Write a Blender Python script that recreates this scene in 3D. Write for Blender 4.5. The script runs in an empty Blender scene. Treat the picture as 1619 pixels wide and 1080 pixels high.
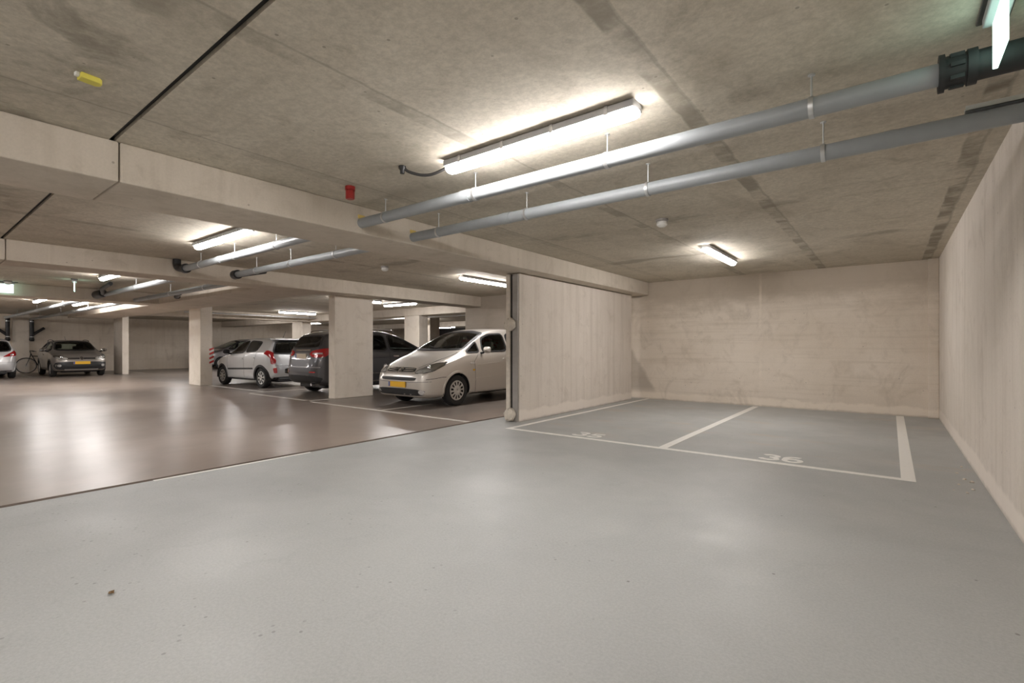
import bpy, bmesh, math, random
import numpy as np
from mathutils import Vector, Matrix
from mathutils.bvhtree import BVHTree
random.seed(7)
S = bpy.context.scene
C = S.collection
PI = math.pi

# ------------------------------------------------------------------ materials
def new_mat(name):
    m = bpy.data.materials.new(name)
    m.use_nodes = True
    nt = m.node_tree
    b = nt.nodes['Principled BSDF']
    return m, nt, b

def simple(name, col, rough=.5, metal=0., coat=0., spec=.5, noise=0.):
    m, nt, b = new_mat(name)
    b.inputs['Base Color'].default_value = (*col, 1)
    b.inputs['Roughness'].default_value = rough
    b.inputs['Metallic'].default_value = metal
    b.inputs['Coat Weight'].default_value = coat
    b.inputs['Coat Roughness'].default_value = .06
    b.inputs['Specular IOR Level'].default_value = spec
    if noise:
        tc = nt.nodes.new('ShaderNodeTexCoord')
        n = nt.nodes.new('ShaderNodeTexNoise'); n.inputs['Scale'].default_value = 14
        n.inputs['Detail'].default_value = 6
        r = nt.nodes.new('ShaderNodeMapRange')
        r.inputs['To Min'].default_value = 1 - noise; r.inputs['To Max'].default_value = 1 + noise
        mx = nt.nodes.new('ShaderNodeMix'); mx.data_type = 'RGBA'; mx.blend_type = 'MULTIPLY'
        mx.inputs[0].default_value = 1
        nt.links.new(tc.outputs['Object'], n.inputs['Vector'])
        nt.links.new(n.outputs['Fac'], r.inputs['Value'])
        mx.inputs[6].default_value = (*col, 1)
        nt.links.new(r.outputs[0], mx.inputs[7])
        nt.links.new(mx.outputs[2], b.inputs['Base Color'])
    return m

def emit(name, col, strength):
    m, nt, b = new_mat(name)
    b.inputs['Base Color'].default_value = (.8, .8, .8, 1)
    b.inputs['Emission Color'].default_value = (*col, 1)
    b.inputs['Emission Strength'].default_value = strength
    return m

class NT:
    """small node-graph writer"""
    def __init__(s, nt): s.nt = nt; s.L = nt.links.new
    def n(s, t, **kw):
        x = s.nt.nodes.new(t)
        for k, v in kw.items(): setattr(x, k, v)
        return x
    def pos(s):
        return s.n('ShaderNodeTexCoord').outputs['Object']
    def mapping(s, v, scale=(1, 1, 1), loc=(0, 0, 0)):
        x = s.n('ShaderNodeMapping'); x.inputs['Scale'].default_value = scale; x.inputs['Location'].default_value = loc
        s.L(v, x.inputs['Vector']); return x.outputs[0]
    def noise(s, v, scale, detail=5, rough=.55, dist=0.):
        x = s.n('ShaderNodeTexNoise'); x.inputs['Scale'].default_value = scale; x.inputs['Detail'].default_value = detail
        x.inputs['Roughness'].default_value = rough; x.inputs['Distortion'].default_value = dist
        s.L(v, x.inputs['Vector']); return x.outputs['Fac']
    def ramp(s, v, a, b, lo=0., hi=1., smooth=True):
        x = s.n('ShaderNodeMapRange'); x.interpolation_type = 'SMOOTHSTEP' if smooth else 'LINEAR'
        x.inputs['From Min'].default_value = a; x.inputs['From Max'].default_value = b
        x.inputs['To Min'].default_value = lo; x.inputs['To Max'].default_value = hi
        s.L(v, x.inputs['Value']); return x.outputs[0]
    def math(s, op, a, b=None):
        x = s.n('ShaderNodeMath', operation=op)
        for i, v in enumerate((a, b)):
            if v is None: continue
            if isinstance(v, (int, float)): x.inputs[i].default_value = v
            else: s.L(v, x.inputs[i])
        return x.outputs[0]
    def mix(s, f, a, b, mode='MIX'):
        x = s.n('ShaderNodeMix', data_type='RGBA', blend_type=mode)
        for i, v in ((0, f), (6, a), (7, b)):
            if isinstance(v, (int, float)): x.inputs[i].default_value = v
            elif isinstance(v, tuple): x.inputs[i].default_value = (*v, 1)
            else: s.L(v, x.inputs[i])
        return x.outputs[2]
    def xyz(s, v):
        x = s.n('ShaderNodeSeparateXYZ'); s.L(v, x.inputs[0]); return x.outputs
    def bump(s, h, strength, dist, target):
        x = s.n('ShaderNodeBump'); x.inputs['Strength'].default_value = strength; x.inputs['Distance'].default_value = dist
        s.L(h, x.inputs['Height']); s.L(x.outputs[0], target)

def band(g, v, c, w, soft):
    """1 inside |v-c|<w"""
    d = g.math('ABSOLUTE', g.math('SUBTRACT', v, c))
    return g.ramp(d, w, w + soft, 1, 0)

def concrete(name, c_hi, c_lo, c_stain, streak=0., board=0., plaster=None, kind=None):
    m, nt, b = new_mat(name)
    g = NT(nt); p = g.pos(); X, Y, Z = g.xyz(p)
    big = g.ramp(g.noise(p, .55, 6, .6, .4), .38, .66)
    col = g.mix(big, c_lo, c_hi)
    med = g.ramp(g.noise(p, 2.6, 8, .65, .8), .50, .74)
    col = g.mix(g.math('MULTIPLY', med, .55), col, c_stain)
    if streak:
        sv = g.noise(g.mapping(p, (7, 7, .35)), 1.0, 6, .6)
        col = g.mix(g.math('MULTIPLY', g.ramp(sv, .46, .72), streak), col, c_stain)
        sw = g.noise(g.mapping(p, (11, 11, .5), (3, 1, 0)), 1.0, 5, .6)
        col = g.mix(g.math('MULTIPLY', g.ramp(sw, .55, .75), streak * .5), col, tuple(min(1, x * 1.18) for x in c_hi))
    if board:
        bv = g.noise(g.mapping(p, (.5, .5, 16)), 1.0, 6, .65)
        col = g.mix(g.math('MULTIPLY', g.ramp(bv, .48, .70), board), col, c_stain)
    fine = g.noise(p, 60, 4, .7)
    if kind == 'ceiling':
        gr = g.noise(p, 24, 7, .78)
        col = g.mix(.8, col, g.mix(g.ramp(gr, .34, .66), (.80, .80, .79), (1.08, 1.08, 1.08)), 'MULTIPLY')
        bl = g.ramp(g.noise(g.mapping(p, (1, .55, 1), (4, 2, 0)), 1.3, 7, .66, .9), .46, .68)
        col = g.mix(g.math('MULTIPLY', bl, .45), col, c_stain)
    col = g.mix(.5, col, g.mix(fine, (.75, .75, .75), (1.2, 1.2, 1.2)), 'MULTIPLY')
    # air holes
    vo = g.n('ShaderNodeTexVoronoi'); vo.inputs['Scale'].default_value = 5.5; g.L(p, vo.inputs['Vector'])
    hole = g.ramp(vo.outputs['Distance'], .035, .06, 1, 0)
    col = g.mix(g.math('MULTIPLY', hole, .5), col, tuple(x * .35 for x in c_stain))
    if plaster:                                           # pale mortar fillet along the foot of the wall
        zt = g.math('ADD', Z, g.math('MULTIPLY', g.math('SUBTRACT', g.noise(p, 2.5, 6, .6), .5), .22))
        f = g.ramp(zt, plaster - .03, plaster + .02, 1, 0)
        col = g.mix(g.math('MULTIPLY', f, .75), col, tuple(min(1, x * 1.12) for x in c_hi))
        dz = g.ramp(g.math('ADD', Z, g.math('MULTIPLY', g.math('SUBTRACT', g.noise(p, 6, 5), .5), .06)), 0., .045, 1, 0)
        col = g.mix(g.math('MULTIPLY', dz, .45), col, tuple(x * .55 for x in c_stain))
    if kind == 'back':
        # darker water-marked upper strip, a mortar joint in the middle, a darker grey triangle low at the left
        f = g.ramp(g.math('ADD', Z, g.math('MULTIPLY', g.noise(g.mapping(p, (1, 1, 2.2)), 1.6, 8, .65), 1.1)), 2.35, 3.0)
        col = g.mix(g.math('MULTIPLY', f, .75), col, tuple(x * .86 for x in c_stain))
        bt = g.ramp(g.noise(g.mapping(p, (1, 1, .7), (7, 0, 3)), 2.2, 9, .7, .6), .50, .72)
        col = g.mix(g.math('MULTIPLY', bt, .45), col, tuple(x * .8 for x in c_stain))
        j = band(g, g.math('ADD', X, g.math('MULTIPLY', g.noise(p, 5, 4), .03)), -2.06, .012, .02)
        col = g.mix(g.math('MULTIPLY', g.math('MULTIPLY', j, g.ramp(g.noise(p, 1.1, 4), .42, .6)), .4), col, tuple(x * 1.15 for x in c_hi))
        d = g.math('ADD', g.math('MULTIPLY', g.math('ADD', X, 4.66), 1.6), Z)
        tri = g.math('MULTIPLY', g.ramp(g.math('ADD', d, g.math('MULTIPLY', g.noise(p, 4, 4), .25)), .85, 1.05, 1, 0), g.ramp(Z, .1, .3))
        col = g.mix(g.math('MULTIPLY', tri, .55), col, tuple(x * .62 for x in c_stain))
    if kind == 'ceiling':
        # smeared joints between the slab boards
        wob = g.math('MULTIPLY', g.math('SUBTRACT', g.noise(p, 3, 5), .5), .06)
        Xw = g.math('ADD', X, wob)
        patch = g.ramp(g.noise(g.mapping(p, (1, 1.3, 1)), 1.7, 5, .6), .40, .60)
        for xc, st in ((-2.41, .55), (-1.02, .75), (.48, .9), (-7.6, .5), (-6.2, .5), (-3.9, .25)):
            s = g.math('MULTIPLY', band(g, Xw, xc, .045, .02), patch)
            col = g.mix(g.math('MULTIPLY', s, st), col, tuple(x * .72 for x in c_stain))
            e = g.math('MULTIPLY', band(g, Xw, xc + .06, .004, .012), .35)
            col = g.mix(e, col, tuple(x * .5 for x in c_stain))
        # damp patches next to the joints along y
        Yw = g.math('ADD', Y, g.math('MULTIPLY', g.math('SUBTRACT', g.noise(g.mapping(p, (.8, 1, 1)), 2.2, 4), .5), .5))
        for yc in (5.75, 8.1):
            s = g.math('MULTIPLY', band(g, Yw, yc - .12, .05, .12), g.ramp(g.noise(p, .9, 3), .5, .62))
            col = g.mix(g.math('MULTIPLY', s, .6), col, tuple(x * .7 for x in c_stain))
        # water staining over the near slab, beside the open joint
        st = g.math('MULTIPLY', g.ramp(Y, .7, 1.0, 1, 0), g.ramp(g.noise(p, 1.5, 8, .62, 1.4), .42, .62))
        st = g.math('MULTIPLY', st, g.ramp(X, -2.6, -1.6, 1, 0))
        col = g.mix(g.math('MULTIPLY', st, .6), col, tuple(x * .62 for x in c_stain))
        # float marks
        sm = g.noise(g.mapping(p, (.7, 9, 1)), 1.0, 5, .6)
        col = g.mix(g.math('MULTIPLY', g.ramp(sm, .55, .75), .3), col, c_stain)
    g.L(col, b.inputs['Base Color'])
    b.inputs['Roughness'].default_value = .88
    b.inputs['Specular IOR Level'].default_value = .25
    h = g.math('ADD', g.math('MULTIPLY', fine, .25), g.noise(p, 9, 7, .65))
    h = g.math('SUBTRACT', h, g.math('MULTIPLY', hole, .5))
    g.bump(h, .14 if kind == 'ceiling' else .26, .005, b.inputs['Normal'])
    return m

M = {}
WALL_HI, WALL_LO, WALL_ST = (.755, .69, .625), (.70, .635, .565), (.56, .495, .43)
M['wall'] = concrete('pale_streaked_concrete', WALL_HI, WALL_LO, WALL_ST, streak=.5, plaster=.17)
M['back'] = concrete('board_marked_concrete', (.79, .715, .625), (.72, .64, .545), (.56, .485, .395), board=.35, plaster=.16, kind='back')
M['hall'] = concrete('hall_concrete', (.84, .755, .645), (.76, .67, .555), (.58, .495, .395), streak=.3, board=.2)
M['ceil'] = concrete('ceiling_concrete', (.625, .575, .485), (.54, .49, .405), (.35, .31, .245), kind='ceiling')
M['beam'] = concrete('beam_concrete', (.66, .595, .51), (.58, .52, .44), (.43, .375, .30), streak=.3)
M['column'] = concrete('column_concrete', (.79, .725, .64), (.72, .65, .56), (.56, .49, .405), streak=.15)
M['dark_wall'] = simple('wall_painted_unlit', (.035, .033, .032), .8)  # near-black colour paints in the unlit depth of the hall

def floor_gray():
    m, nt, b = new_mat('grey_floor_coating')
    g = NT(nt); p = g.pos(); X, Y, Z = g.xyz(p)
    big = g.ramp(g.noise(p, .6, 6, .6, .5), .36, .66)
    col = g.mix(big, (.372, .380, .371), (.415, .424, .413))
    col = g.mix(g.math('MULTIPLY', g.ramp(g.noise(p, 3.2, 8, .7, 1.), .55, .78), .35), col, (.29, .30, .29))
    # rusty tyre marks inside the bays
    inb = g.math('MULTIPLY', g.ramp(Y, 5.7, 6.2), g.ramp(g.noise(g.mapping(p, (1.1, 2.6, 1), (2, 5, 0)), .9, 4), .56, .70))
    col = g.mix(g.math('MULTIPLY', inb, .38), col, (.46, .38, .30))
    # sandy dust, near the camera
    du = g.math('MULTIPLY', g.ramp(Y, 2.6, 1.2), g.ramp(g.noise(p, 7, 8, .75), .62, .75))
    du = g.math('MULTIPLY', du, g.ramp(X, .0, .35))
    col = g.mix(g.math('MULTIPLY', du, .5), col, (.55, .48, .33))
    # dirt speckles
    vo = g.n('ShaderNodeTexVoronoi'); vo.inputs['Scale'].default_value = 3.2; g.L(p, vo.inputs['Vector'])
    sp = g.ramp(vo.outputs['Distance'], .018, .035, 1, 0)
    col = g.mix(g.math('MULTIPLY', sp, .7), col, (.11, .10, .09))
    gr = g.noise(p, 70, 5, .8)
    col = g.mix(.55, col, g.mix(g.ramp(gr, .36, .64), (.84, .84, .84), (1.10, 1.10, 1.10)), 'MULTIPLY')
    dirt = g.ramp(g.noise(p, 44, 7, .8), .60, .72)
    v2 = g.n('ShaderNodeTexVoronoi'); v2.inputs['Scale'].default_value = 16; g.L(p, v2.inputs['Vector'])
    s2 = g.math('MULTIPLY', g.ramp(v2.outputs['Distance'], .10, .16, 1, 0), g.ramp(g.noise(p, 2.1, 6, .65), .50, .60))
    s2 = g.math('MULTIPLY', s2, g.math('MULTIPLY', g.ramp(X, -.5, -1.6), g.ramp(Y, 3.4, 2.2)))
    col = g.mix(g.math('MULTIPLY', s2, .5), col, (.13, .125, .115))
    dl = g.math('MULTIPLY', dirt, g.math('MULTIPLY', g.ramp(X, -.6, -3.0), g.ramp(g.noise(p, 1.1, 5, .6), .38, .62)))
    col = g.mix(g.math('MULTIPLY', dl, .55), col, (.17, .165, .155))
    g.L(col, b.inputs['Base Color'])
    r = g.ramp(g.noise(p, 1.3, 6, .6), .3, .7, .40, .58)
    g.L(r, b.inputs['Roughness'])
    b.inputs['Specular IOR Level'].default_value = .42
    g.bump(g.math('ADD', g.noise(p, 26, 7, .7), g.math('MULTIPLY', g.noise(p, 3, 4), .6)), .24, .006, b.inputs['Normal'])
    return m
M['floor'] = floor_gray()

def floor_brown():
    m, nt, b = new_mat('polished_brown_floor')
    g = NT(nt); p = g.pos(); X, Y, Z = g.xyz(p)
    big = g.ramp(g.noise(p, .5, 6, .6, .6), .35, .66)
    col = g.mix(big, (.235, .190, .160), (.290, .242, .208))
    col = g.mix(g.math('MULTIPLY', g.ramp(g.noise(p, 1.6, 5, .55, .5), .42, .80), .35), col, (.17, .137, .115))
    bay_shade = g.math('MULTIPLY', g.ramp(Y, 5.9, 6.1), g.ramp(X, -5.9, -6.2))  # shade and reflections of the parked cars, put into the floor colour
    col = g.mix(g.math('MULTIPLY', bay_shade, .5), col, (.13, .12, .11))
    dust = g.math('MULTIPLY', g.ramp(X, -6.6, -5.3), g.ramp(g.noise(p, 1.2, 6), .4, .7))
    col = g.mix(g.math('MULTIPLY', dust, .5), col, (.36, .295, .25))
    g.L(col, b.inputs['Base Color'])
    r = g.ramp(g.noise(p, .7, 3, .5), .3, .7, .285, .345)
    g.L(r, b.inputs['Roughness'])
    b.inputs['Specular IOR Level'].default_value = .62
    g.bump(g.noise(p, 9, 3, .5), .05, .004, b.inputs['Normal'])
    return m
M['brown'] = floor_brown()

def line_paint():
    m, nt, b = new_mat('worn_white_line_paint')
    g = NT(nt); p = g.pos()
    w = g.ramp(g.noise(p, 9, 8, .7), .58, .74)
    g.L(g.mix(g.math('MULTIPLY', w, .5), (.80, .785, .745), (.50, .485, .455)), b.inputs['Base Color'])
    b.inputs['Roughness'].default_value = .5
    return m
M['line'] = line_paint()
M['line_worn'] = simple('faded_white_line_paint', (.68, .65, .60), .45, noise=.2)
M['lamp'] = emit('glowing_lamp_diffuser', (1, .96, .94), 62)
M['housing'] = simple('grey_lamp_housing', (.42, .42, .43), .5)
M['clip'] = simple('steel_clip', (.55, .55, .56), .35, .9)
M['pvc'] = simple('grey_plastic_pipe', (.29, .31, .32), .38, noise=.08)
M['galv'] = simple('galvanised_steel', (.62, .63, .63), .38, .85, noise=.12)
M['rubber'] = simple('black_rubber', (.012, .012, .013), .6)
M['black'] = simple('black_plastic', (.018, .018, .019), .45)
M['cable'] = simple('black_cable', (.03, .028, .027), .5)
M['foam'] = simple('yellow_foam', (.66, .50, .16), .9, noise=.2)
M['white'] = simple('white_plastic', (.74, .73, .70), .45)
M['cream'] = simple('chipped_cream_paint', (.62, .56, .48), .75, noise=.25)
M['red'] = simple('red_plastic', (.33, .018, .015), .4)
M['yellow'] = simple('yellow_plastic', (.68, .60, .10), .5, noise=.1)
M['mint'] = emit('glowing_green_sign', (.60, 1, .84), 2.2)
M['mint_dim'] = emit('green_white_sign_glass', (.50, 1, .80), 2.2)
M['grey_dark'] = simple('dark_grey_metal', (.09, .095, .09), .45, .4)
M['joint'] = simple('dark_joint_and_gap_shade', (.012, .011, .010), .7)
M['hazard_red'] = simple('hazard_red', (.5, .04, .03), .5)
M['leaf'] = simple('dry_leaf', (.16, .09, .03), .8)
M['grit'] = simple('mortar_crumbs', (.60, .53, .45), .9)
M['steel_grey'] = simple('grey_steel_channel', (.33, .31, .29), .55, .3, noise=.15)

# car materials
def paint(name, col, metal=.55, rough=.34):
    m, nt, b = new_mat(name)
    b.inputs['Base Color'].default_value = (*col, 1)
    b.inputs['Metallic'].default_value = metal
    b.inputs['Roughness'].default_value = rough
    b.inputs['Coat Weight'].default_value = .8
    b.inputs['Coat Roughness'].default_value = .05
    return m
M['p_silverbeige'] = paint('champagne_silver_paint', (.60, .565, .52), .45)
M['p_silver'] = paint('silver_paint', (.66, .67, .68), .45)
M['p_dark'] = paint('anthracite_paint', (.085, .085, .092), .5)
M['p_taupe'] = paint('grey_brown_paint', (.30, .275, .25), .5)
M['p_white'] = paint('silver_white_paint', (.72, .72, .73), .35)
M['p_grey'] = paint('mid_grey_paint', (.24, .23, .235), .5)
M['trim'] = simple('black_car_trim', (.022, .022, .023), .5)
M['seat'] = simple('grey_seat_cloth', (.10, .10, .105), .9)
M['seat_light'] = simple('light_seat_cloth', (.30, .30, .28), .9)
M['tyre'] = simple('tyre_rubber', (.02, .02, .02), .75)
M['alloy'] = simple('silver_wheel_cover', (.60, .59, .57), .35, .6)
M['chrome'] = simple('chrome', (.75, .75, .76), .12, 1.)
M['plate'] = simple('yellow_number_plate', (.80, .46, .03), .45)
M['plate_old'] = simple('weathered_number_plate', (.55, .46, .34), .5)
M['blue'] = simple('blue_plate_band', (.05, .10, .35), .5)
M['tail'] = simple('red_tail_lamp', (.42, .012, .015), .12, 0, .8)
M['tail_clear'] = simple('clear_tail_lamp', (.62, .55, .55), .12, .3, .8)
M['fog'] = simple('fog_lamp_glass', (.6, .6, .6), .15, .6)
def glassmat(name, tint, alpha, rough=.02):
    m, nt, b = new_mat(name)
    nt.nodes.remove(b); g = NT(nt)
    out = nt.nodes['Material Output']
    t = g.n('ShaderNodeBsdfTransparent'); t.inputs[0].default_value = (*[x * alpha for x in tint], 1)
    gl = g.n('ShaderNodeBsdfGlossy'); gl.inputs['Roughness'].default_value = rough
    fr = g.n('ShaderNodeFresnel'); fr.inputs['IOR'].default_value = 1.55
    mx = g.n('ShaderNodeMixShader')
    g.L(fr.outputs[0], mx.inputs[0]); g.L(t.outputs[0], mx.inputs[1]); g.L(gl.outputs[0], mx.inputs[2])
    g.L(mx.outputs[0], out.inputs['Surface'])
    return m
M['glass'] = glassmat('car_glass', (.9, 1, .95), .74)
M['glass_dark'] = glassmat('tinted_car_glass', (.9, .95, 1), .18)
M['lens'] = glassmat('headlamp_lens', (1, 1, 1), .97)
M['lamp_bowl'] = simple('headlamp_reflector', (.80, .79, .76), .3, .2)

# ------------------------------------------------------------------ mesh helpers
class MB:
    def __init__(s): s.v = []; s.f = []
    def add(s, vs, fs):
        o = len(s.v); s.v += [tuple(x) for x in vs]; s.f += [tuple(i + o for i in f) for f in fs]; return s
    def box(s, x0, x1, y0, y1, z0, z1):
        vs = [(x, y, z) for x in (x0, x1) for y in (y0, y1) for z in (z0, z1)]
        return s.add(vs, [(0, 1, 3, 2), (4, 6, 7, 5), (0, 4, 5, 1), (2, 3, 7, 6), (0, 2, 6, 4), (1, 5, 7, 3)])
    def obox(s, c, half, rot):
        vs = [Vector(c) + rot @ Vector((x * half[0], y * half[1], z * half[2])) for x in (-1, 1) for y in (-1, 1) for z in (-1, 1)]
        return s.add(vs, [(0, 1, 3, 2), (4, 6, 7, 5), (0, 4, 5, 1), (2, 3, 7, 6), (0, 2, 6, 4), (1, 5, 7, 3)])
    def tube(s, pts, r, seg=12, cap=True):
        pts = [Vector(p) for p in pts]; n = len(pts)
        rs = r if isinstance(r, (list, tuple)) else [r] * n
        vs, fs = [], []
        up = None
        for i, p in enumerate(pts):
            d = (pts[min(i + 1, n - 1)] - pts[max(i - 1, 0)]).normalized()
            if up is None:
                up = Vector((0, 0, 1)) if abs(d.z) < .9 else Vector((1, 0, 0))
            a = d.cross(up).normalized(); b = a.cross(d).normalized(); up = b
            for k in range(seg):
                t = 2 * PI * k / seg
                vs.append(p + (a * math.cos(t) + b * math.sin(t)) * rs[i])
        for i in range(n - 1):
            for k in range(seg):
                k2 = (k + 1) % seg
                fs.append((i * seg + k, i * seg + k2, (i + 1) * seg + k2, (i + 1) * seg + k))
        if cap:
            fs.append(tuple(range(seg))[::-1]); fs.append(tuple((n - 1) * seg + k for k in range(seg)))
        return s.add(vs, fs)
    def lathe(s, prof, axis='z', c=(0, 0, 0), seg=32):
        """prof: list of (r, h)"""
        vs, fs = [], []
        for r, h in prof:
            for k in range(seg):
                t = 2 * PI * k / seg; a, b = r * math.cos(t), r * math.sin(t)
                p = {'z': (a, b, h), 'y': (a, h, b), 'x': (h, a, b)}[axis]
                vs.append((p[0] + c[0], p[1] + c[1], p[2] + c[2]))
        for i in range(len(prof) - 1):
            for k in range(seg):
                k2 = (k + 1) % seg
                fs.append((i * seg + k, i * seg + k2, (i + 1) * seg + k2, (i + 1) * seg + k))
        return s.add(vs, fs)
    def prism(s, poly, h0, h1, axis='x'):
        """poly in the plane normal to axis, extruded from h0 to h1"""
        n = len(poly)
        def P(a, b, h): return {'x': (h, a, b), 'y': (a, h, b), 'z': (a, b, h)}[axis]
        vs = [P(a, b, h0) for a, b in poly] + [P(a, b, h1) for a, b in poly]
        fs = [tuple(range(n)), tuple(range(2 * n - 1, n - 1, -1))] + [(i, (i + 1) % n, n + (i + 1) % n, n + i) for i in range(n)]
        return s.add(vs, fs)
    def build(s, name, mat, parent=None, bevel=0., smooth=False, angle=40):
        me = bpy.data.meshes.new(name)
        me.from_pydata(s.v, [], s.f)
        bm = bmesh.new(); bm.from_mesh(me)
        bmesh.ops.recalc_face_normals(bm, faces=bm.faces)
        bm.to_mesh(me); bm.free()
        if isinstance(mat, str): mat = M[mat]
        me.materials.append(mat)
        o = bpy.data.objects.new(name, me); C.objects.link(o)
        if parent: o.parent = parent
        if smooth:
            me.polygons.foreach_set('use_smooth', [True] * len(me.polygons))
            try: me.set_sharp_from_angle(angle=math.radians(angle))
            except Exception: pass
        if bevel:
            md = o.modifiers.new('edge', 'BEVEL'); md.width = bevel; md.segments = 2; md.limit_method = 'ANGLE'
        return o

def tag(o, label, cat=None, group=None, kind=None):
    o['label'] = label
    if cat: o['category'] = cat
    if group: o['group'] = group
    if kind: o['kind'] = kind
    return o
def thing(name, label, cat, loc=(0, 0, 0), rotz=0., group=None):
    o = bpy.data.objects.new(name, None); C.objects.link(o)
    o.location = loc; o.rotation_euler = (0, 0, rotz); o.empty_display_size = .1
    return tag(o, label, cat, group)
def struct(name, mb, mat, label, cat, bevel=0., parent=None):
    o = mb.build(name, mat, parent, bevel)
    return tag(o, label, cat, None, 'structure')
def dup(root, loc, rotz, label, group=None):
    r = root.copy(); C.objects.link(r); r.location = loc; r.rotation_euler = (0, 0, rotz); r['label'] = label
    if group: r['group'] = group
    for ch in list(root.children):
        c = ch.copy(); C.objects.link(c); c.parent = r
        for gch in ch.children:
            d = gch.copy(); C.objects.link(d); d.parent = c
    return r

# ------------------------------------------------------------------ camera
cam = bpy.data.cameras.new('camera'); co = bpy.data.objects.new('camera', cam); C.objects.link(co)
VAX, VBX, CX = 1408., -190., 809.5
F = math.sqrt((VAX - CX) * (CX - VBX)); YAW = math.atan((VAX - CX) / F)
co.location = (0, 0, 1.2)
co.rotation_euler = (PI / 2, 0, YAW)
cam.sensor_width = 36; cam.lens = F / 1619 * 36
cam.shift_y = 8.5 / 1619
cam.clip_start = .05
S.camera = co

# ------------------------------------------------------------------ setting
H = 2.68; BZ = 2.39
YB = 10.87                       # back wall of the grey room
XR = .64                         # right wall
XJ = -5.275                       # joint between the two floors
XW = -31.4                       # far wall of the hall
Y0, Y1 = -7., 28.
struct('floor', MB().box(XJ + .038, XR + .3, Y0, YB + .3, -.3, 0), 'floor', 'grey coated concrete floor of the near garage bay', 'floor')
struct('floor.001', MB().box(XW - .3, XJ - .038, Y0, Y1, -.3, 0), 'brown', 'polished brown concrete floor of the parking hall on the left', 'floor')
j = MB().box(XJ - .038, XJ + .038, Y0, YB, -.3, -.03)
struct('trim_1', j, 'joint', 'dark expansion joint between grey floor and brown floor', 'floor joint')
struct('trim_2', MB().box(XJ + .038, XJ + .075, 1.5, 3.0, -.001, .003), 'line', 'short pale edge strip along the dark floor joint', 'edge strip')
struct('wall_right', MB().box(XR, XR + .3, Y0, YB + .3, 0, H + .2), 'wall', 'long pale streaked concrete wall at the right', 'wall')
wb = MB().box(-10.2, XR + .3, YB, YB + .3, 0, H + .2)
struct('wall_back', wb, 'back', 'board-marked beige concrete wall behind bays 35 and 36', 'wall')
struct('trim_3', MB().box(.50, XR, YB - .10, YB, 0, H), 'back', 'narrow concrete pilaster in the corner of back and right walls', 'pilaster', bevel=.01)
struct('wall_far', MB().box(XW - .3, XW, Y0, Y1, 0, H + .2), 'hall', 'far beige concrete wall closing the parking hall', 'wall')
struct('wall_front', MB().box(XW, XR + .3, Y0 - .3, Y0, 0, H + .2), 'hall', 'concrete wall behind the viewer', 'wall')
struct('wall_end', MB().box(XW, -10, Y1, Y1 + .3, 0, H + .2), 'dark_wall', 'wall at the deep end of the hall, unlit dark painted into its colour', 'wall')
struct('wall_side', MB().box(-10.2, -9.9, YB + .3, Y1, 0, H + .2), 'dark_wall', 'side wall of the deep hall behind the back wall', 'wall')

# ceiling: precast slabs with open and tight joints
cb = MB()
cuts = [(Y0, 0), (1.0, .035), (5.79, .010), (8.14, .008), (13.2, .02), (Y1, 0)]
for (a, ga), (b, gb) in zip(cuts[:-1], cuts[1:]):
    cb.box(XW, XR, a + (ga if ga else 0), b, H, H + .12)
cb.box(XW, XR + .3, Y0, Y1, H + .12, H + .3)
struct('ceiling', cb, 'ceil', 'stained raw concrete ceiling slabs with open joints', 'ceiling')

jt = MB()
jt.box(XW + .2, XR - .01, 1.001, 1.034, H + .025, H + .119)  # dark strip stands in for the shade inside the open joint
struct('trim_5', jt, 'joint', 'black strip painting the shade in the gap between the ceiling slabs across the room', 'ceiling joint')
def beam(name, x0, x1, y0, y1, label, z0=BZ, mat='beam'):
    return struct(name, MB().box(x0, x1, y0, y1, z0, H), mat, label, 'beam', bevel=.012)
# the first beam is cast in two lengths, butted at y = 1.05
beam('beam', -5.15, -4.40, Y0, 1.055, 'near length of the wide ceiling beam above the floor joint')
beam('beam', -5.15, -4.40, 1.063, YB - .05, 'long wide ceiling beam running over the partition wall to the back wall')
beam('beam', -10.25, -9.58, Y0, 1.05, 'short left length of the second ceiling beam, at the left edge')
beam('beam', -10.25, -9.58, 1.058, 11.0, 'second ceiling beam, resting on the wide near column')
beam('beam', -26.9, -10.25, 4.75, 6.04, 'deep crosswise ceiling beam carried by the square hall column')
beam('beam', XW, -10.2, 12.4, 13.2, 'low crosswise beam behind the parked dark car')
beam('beam', -16.9, -16.1, Y0, 4.75, 'third ceiling beam over the far aisle')
beam('beam', -22.4, -21.7, 6.04, 12.4, 'ceiling beam above the far parking bays, deep in the hall')
beam('beam', XW, -10.2, 20.5, 21.2, 'farthest crosswise beam in the dark end of the hall')

# partition wall
pw = MB().box(-4.93, -4.69, 6.25, 10.53, 0, BZ - .012)
struct('wall_partition', pw, 'wall', 'pale concrete partition wall between bay 35 and the parked silver van-like car', 'wall', bevel=.008)

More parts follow.
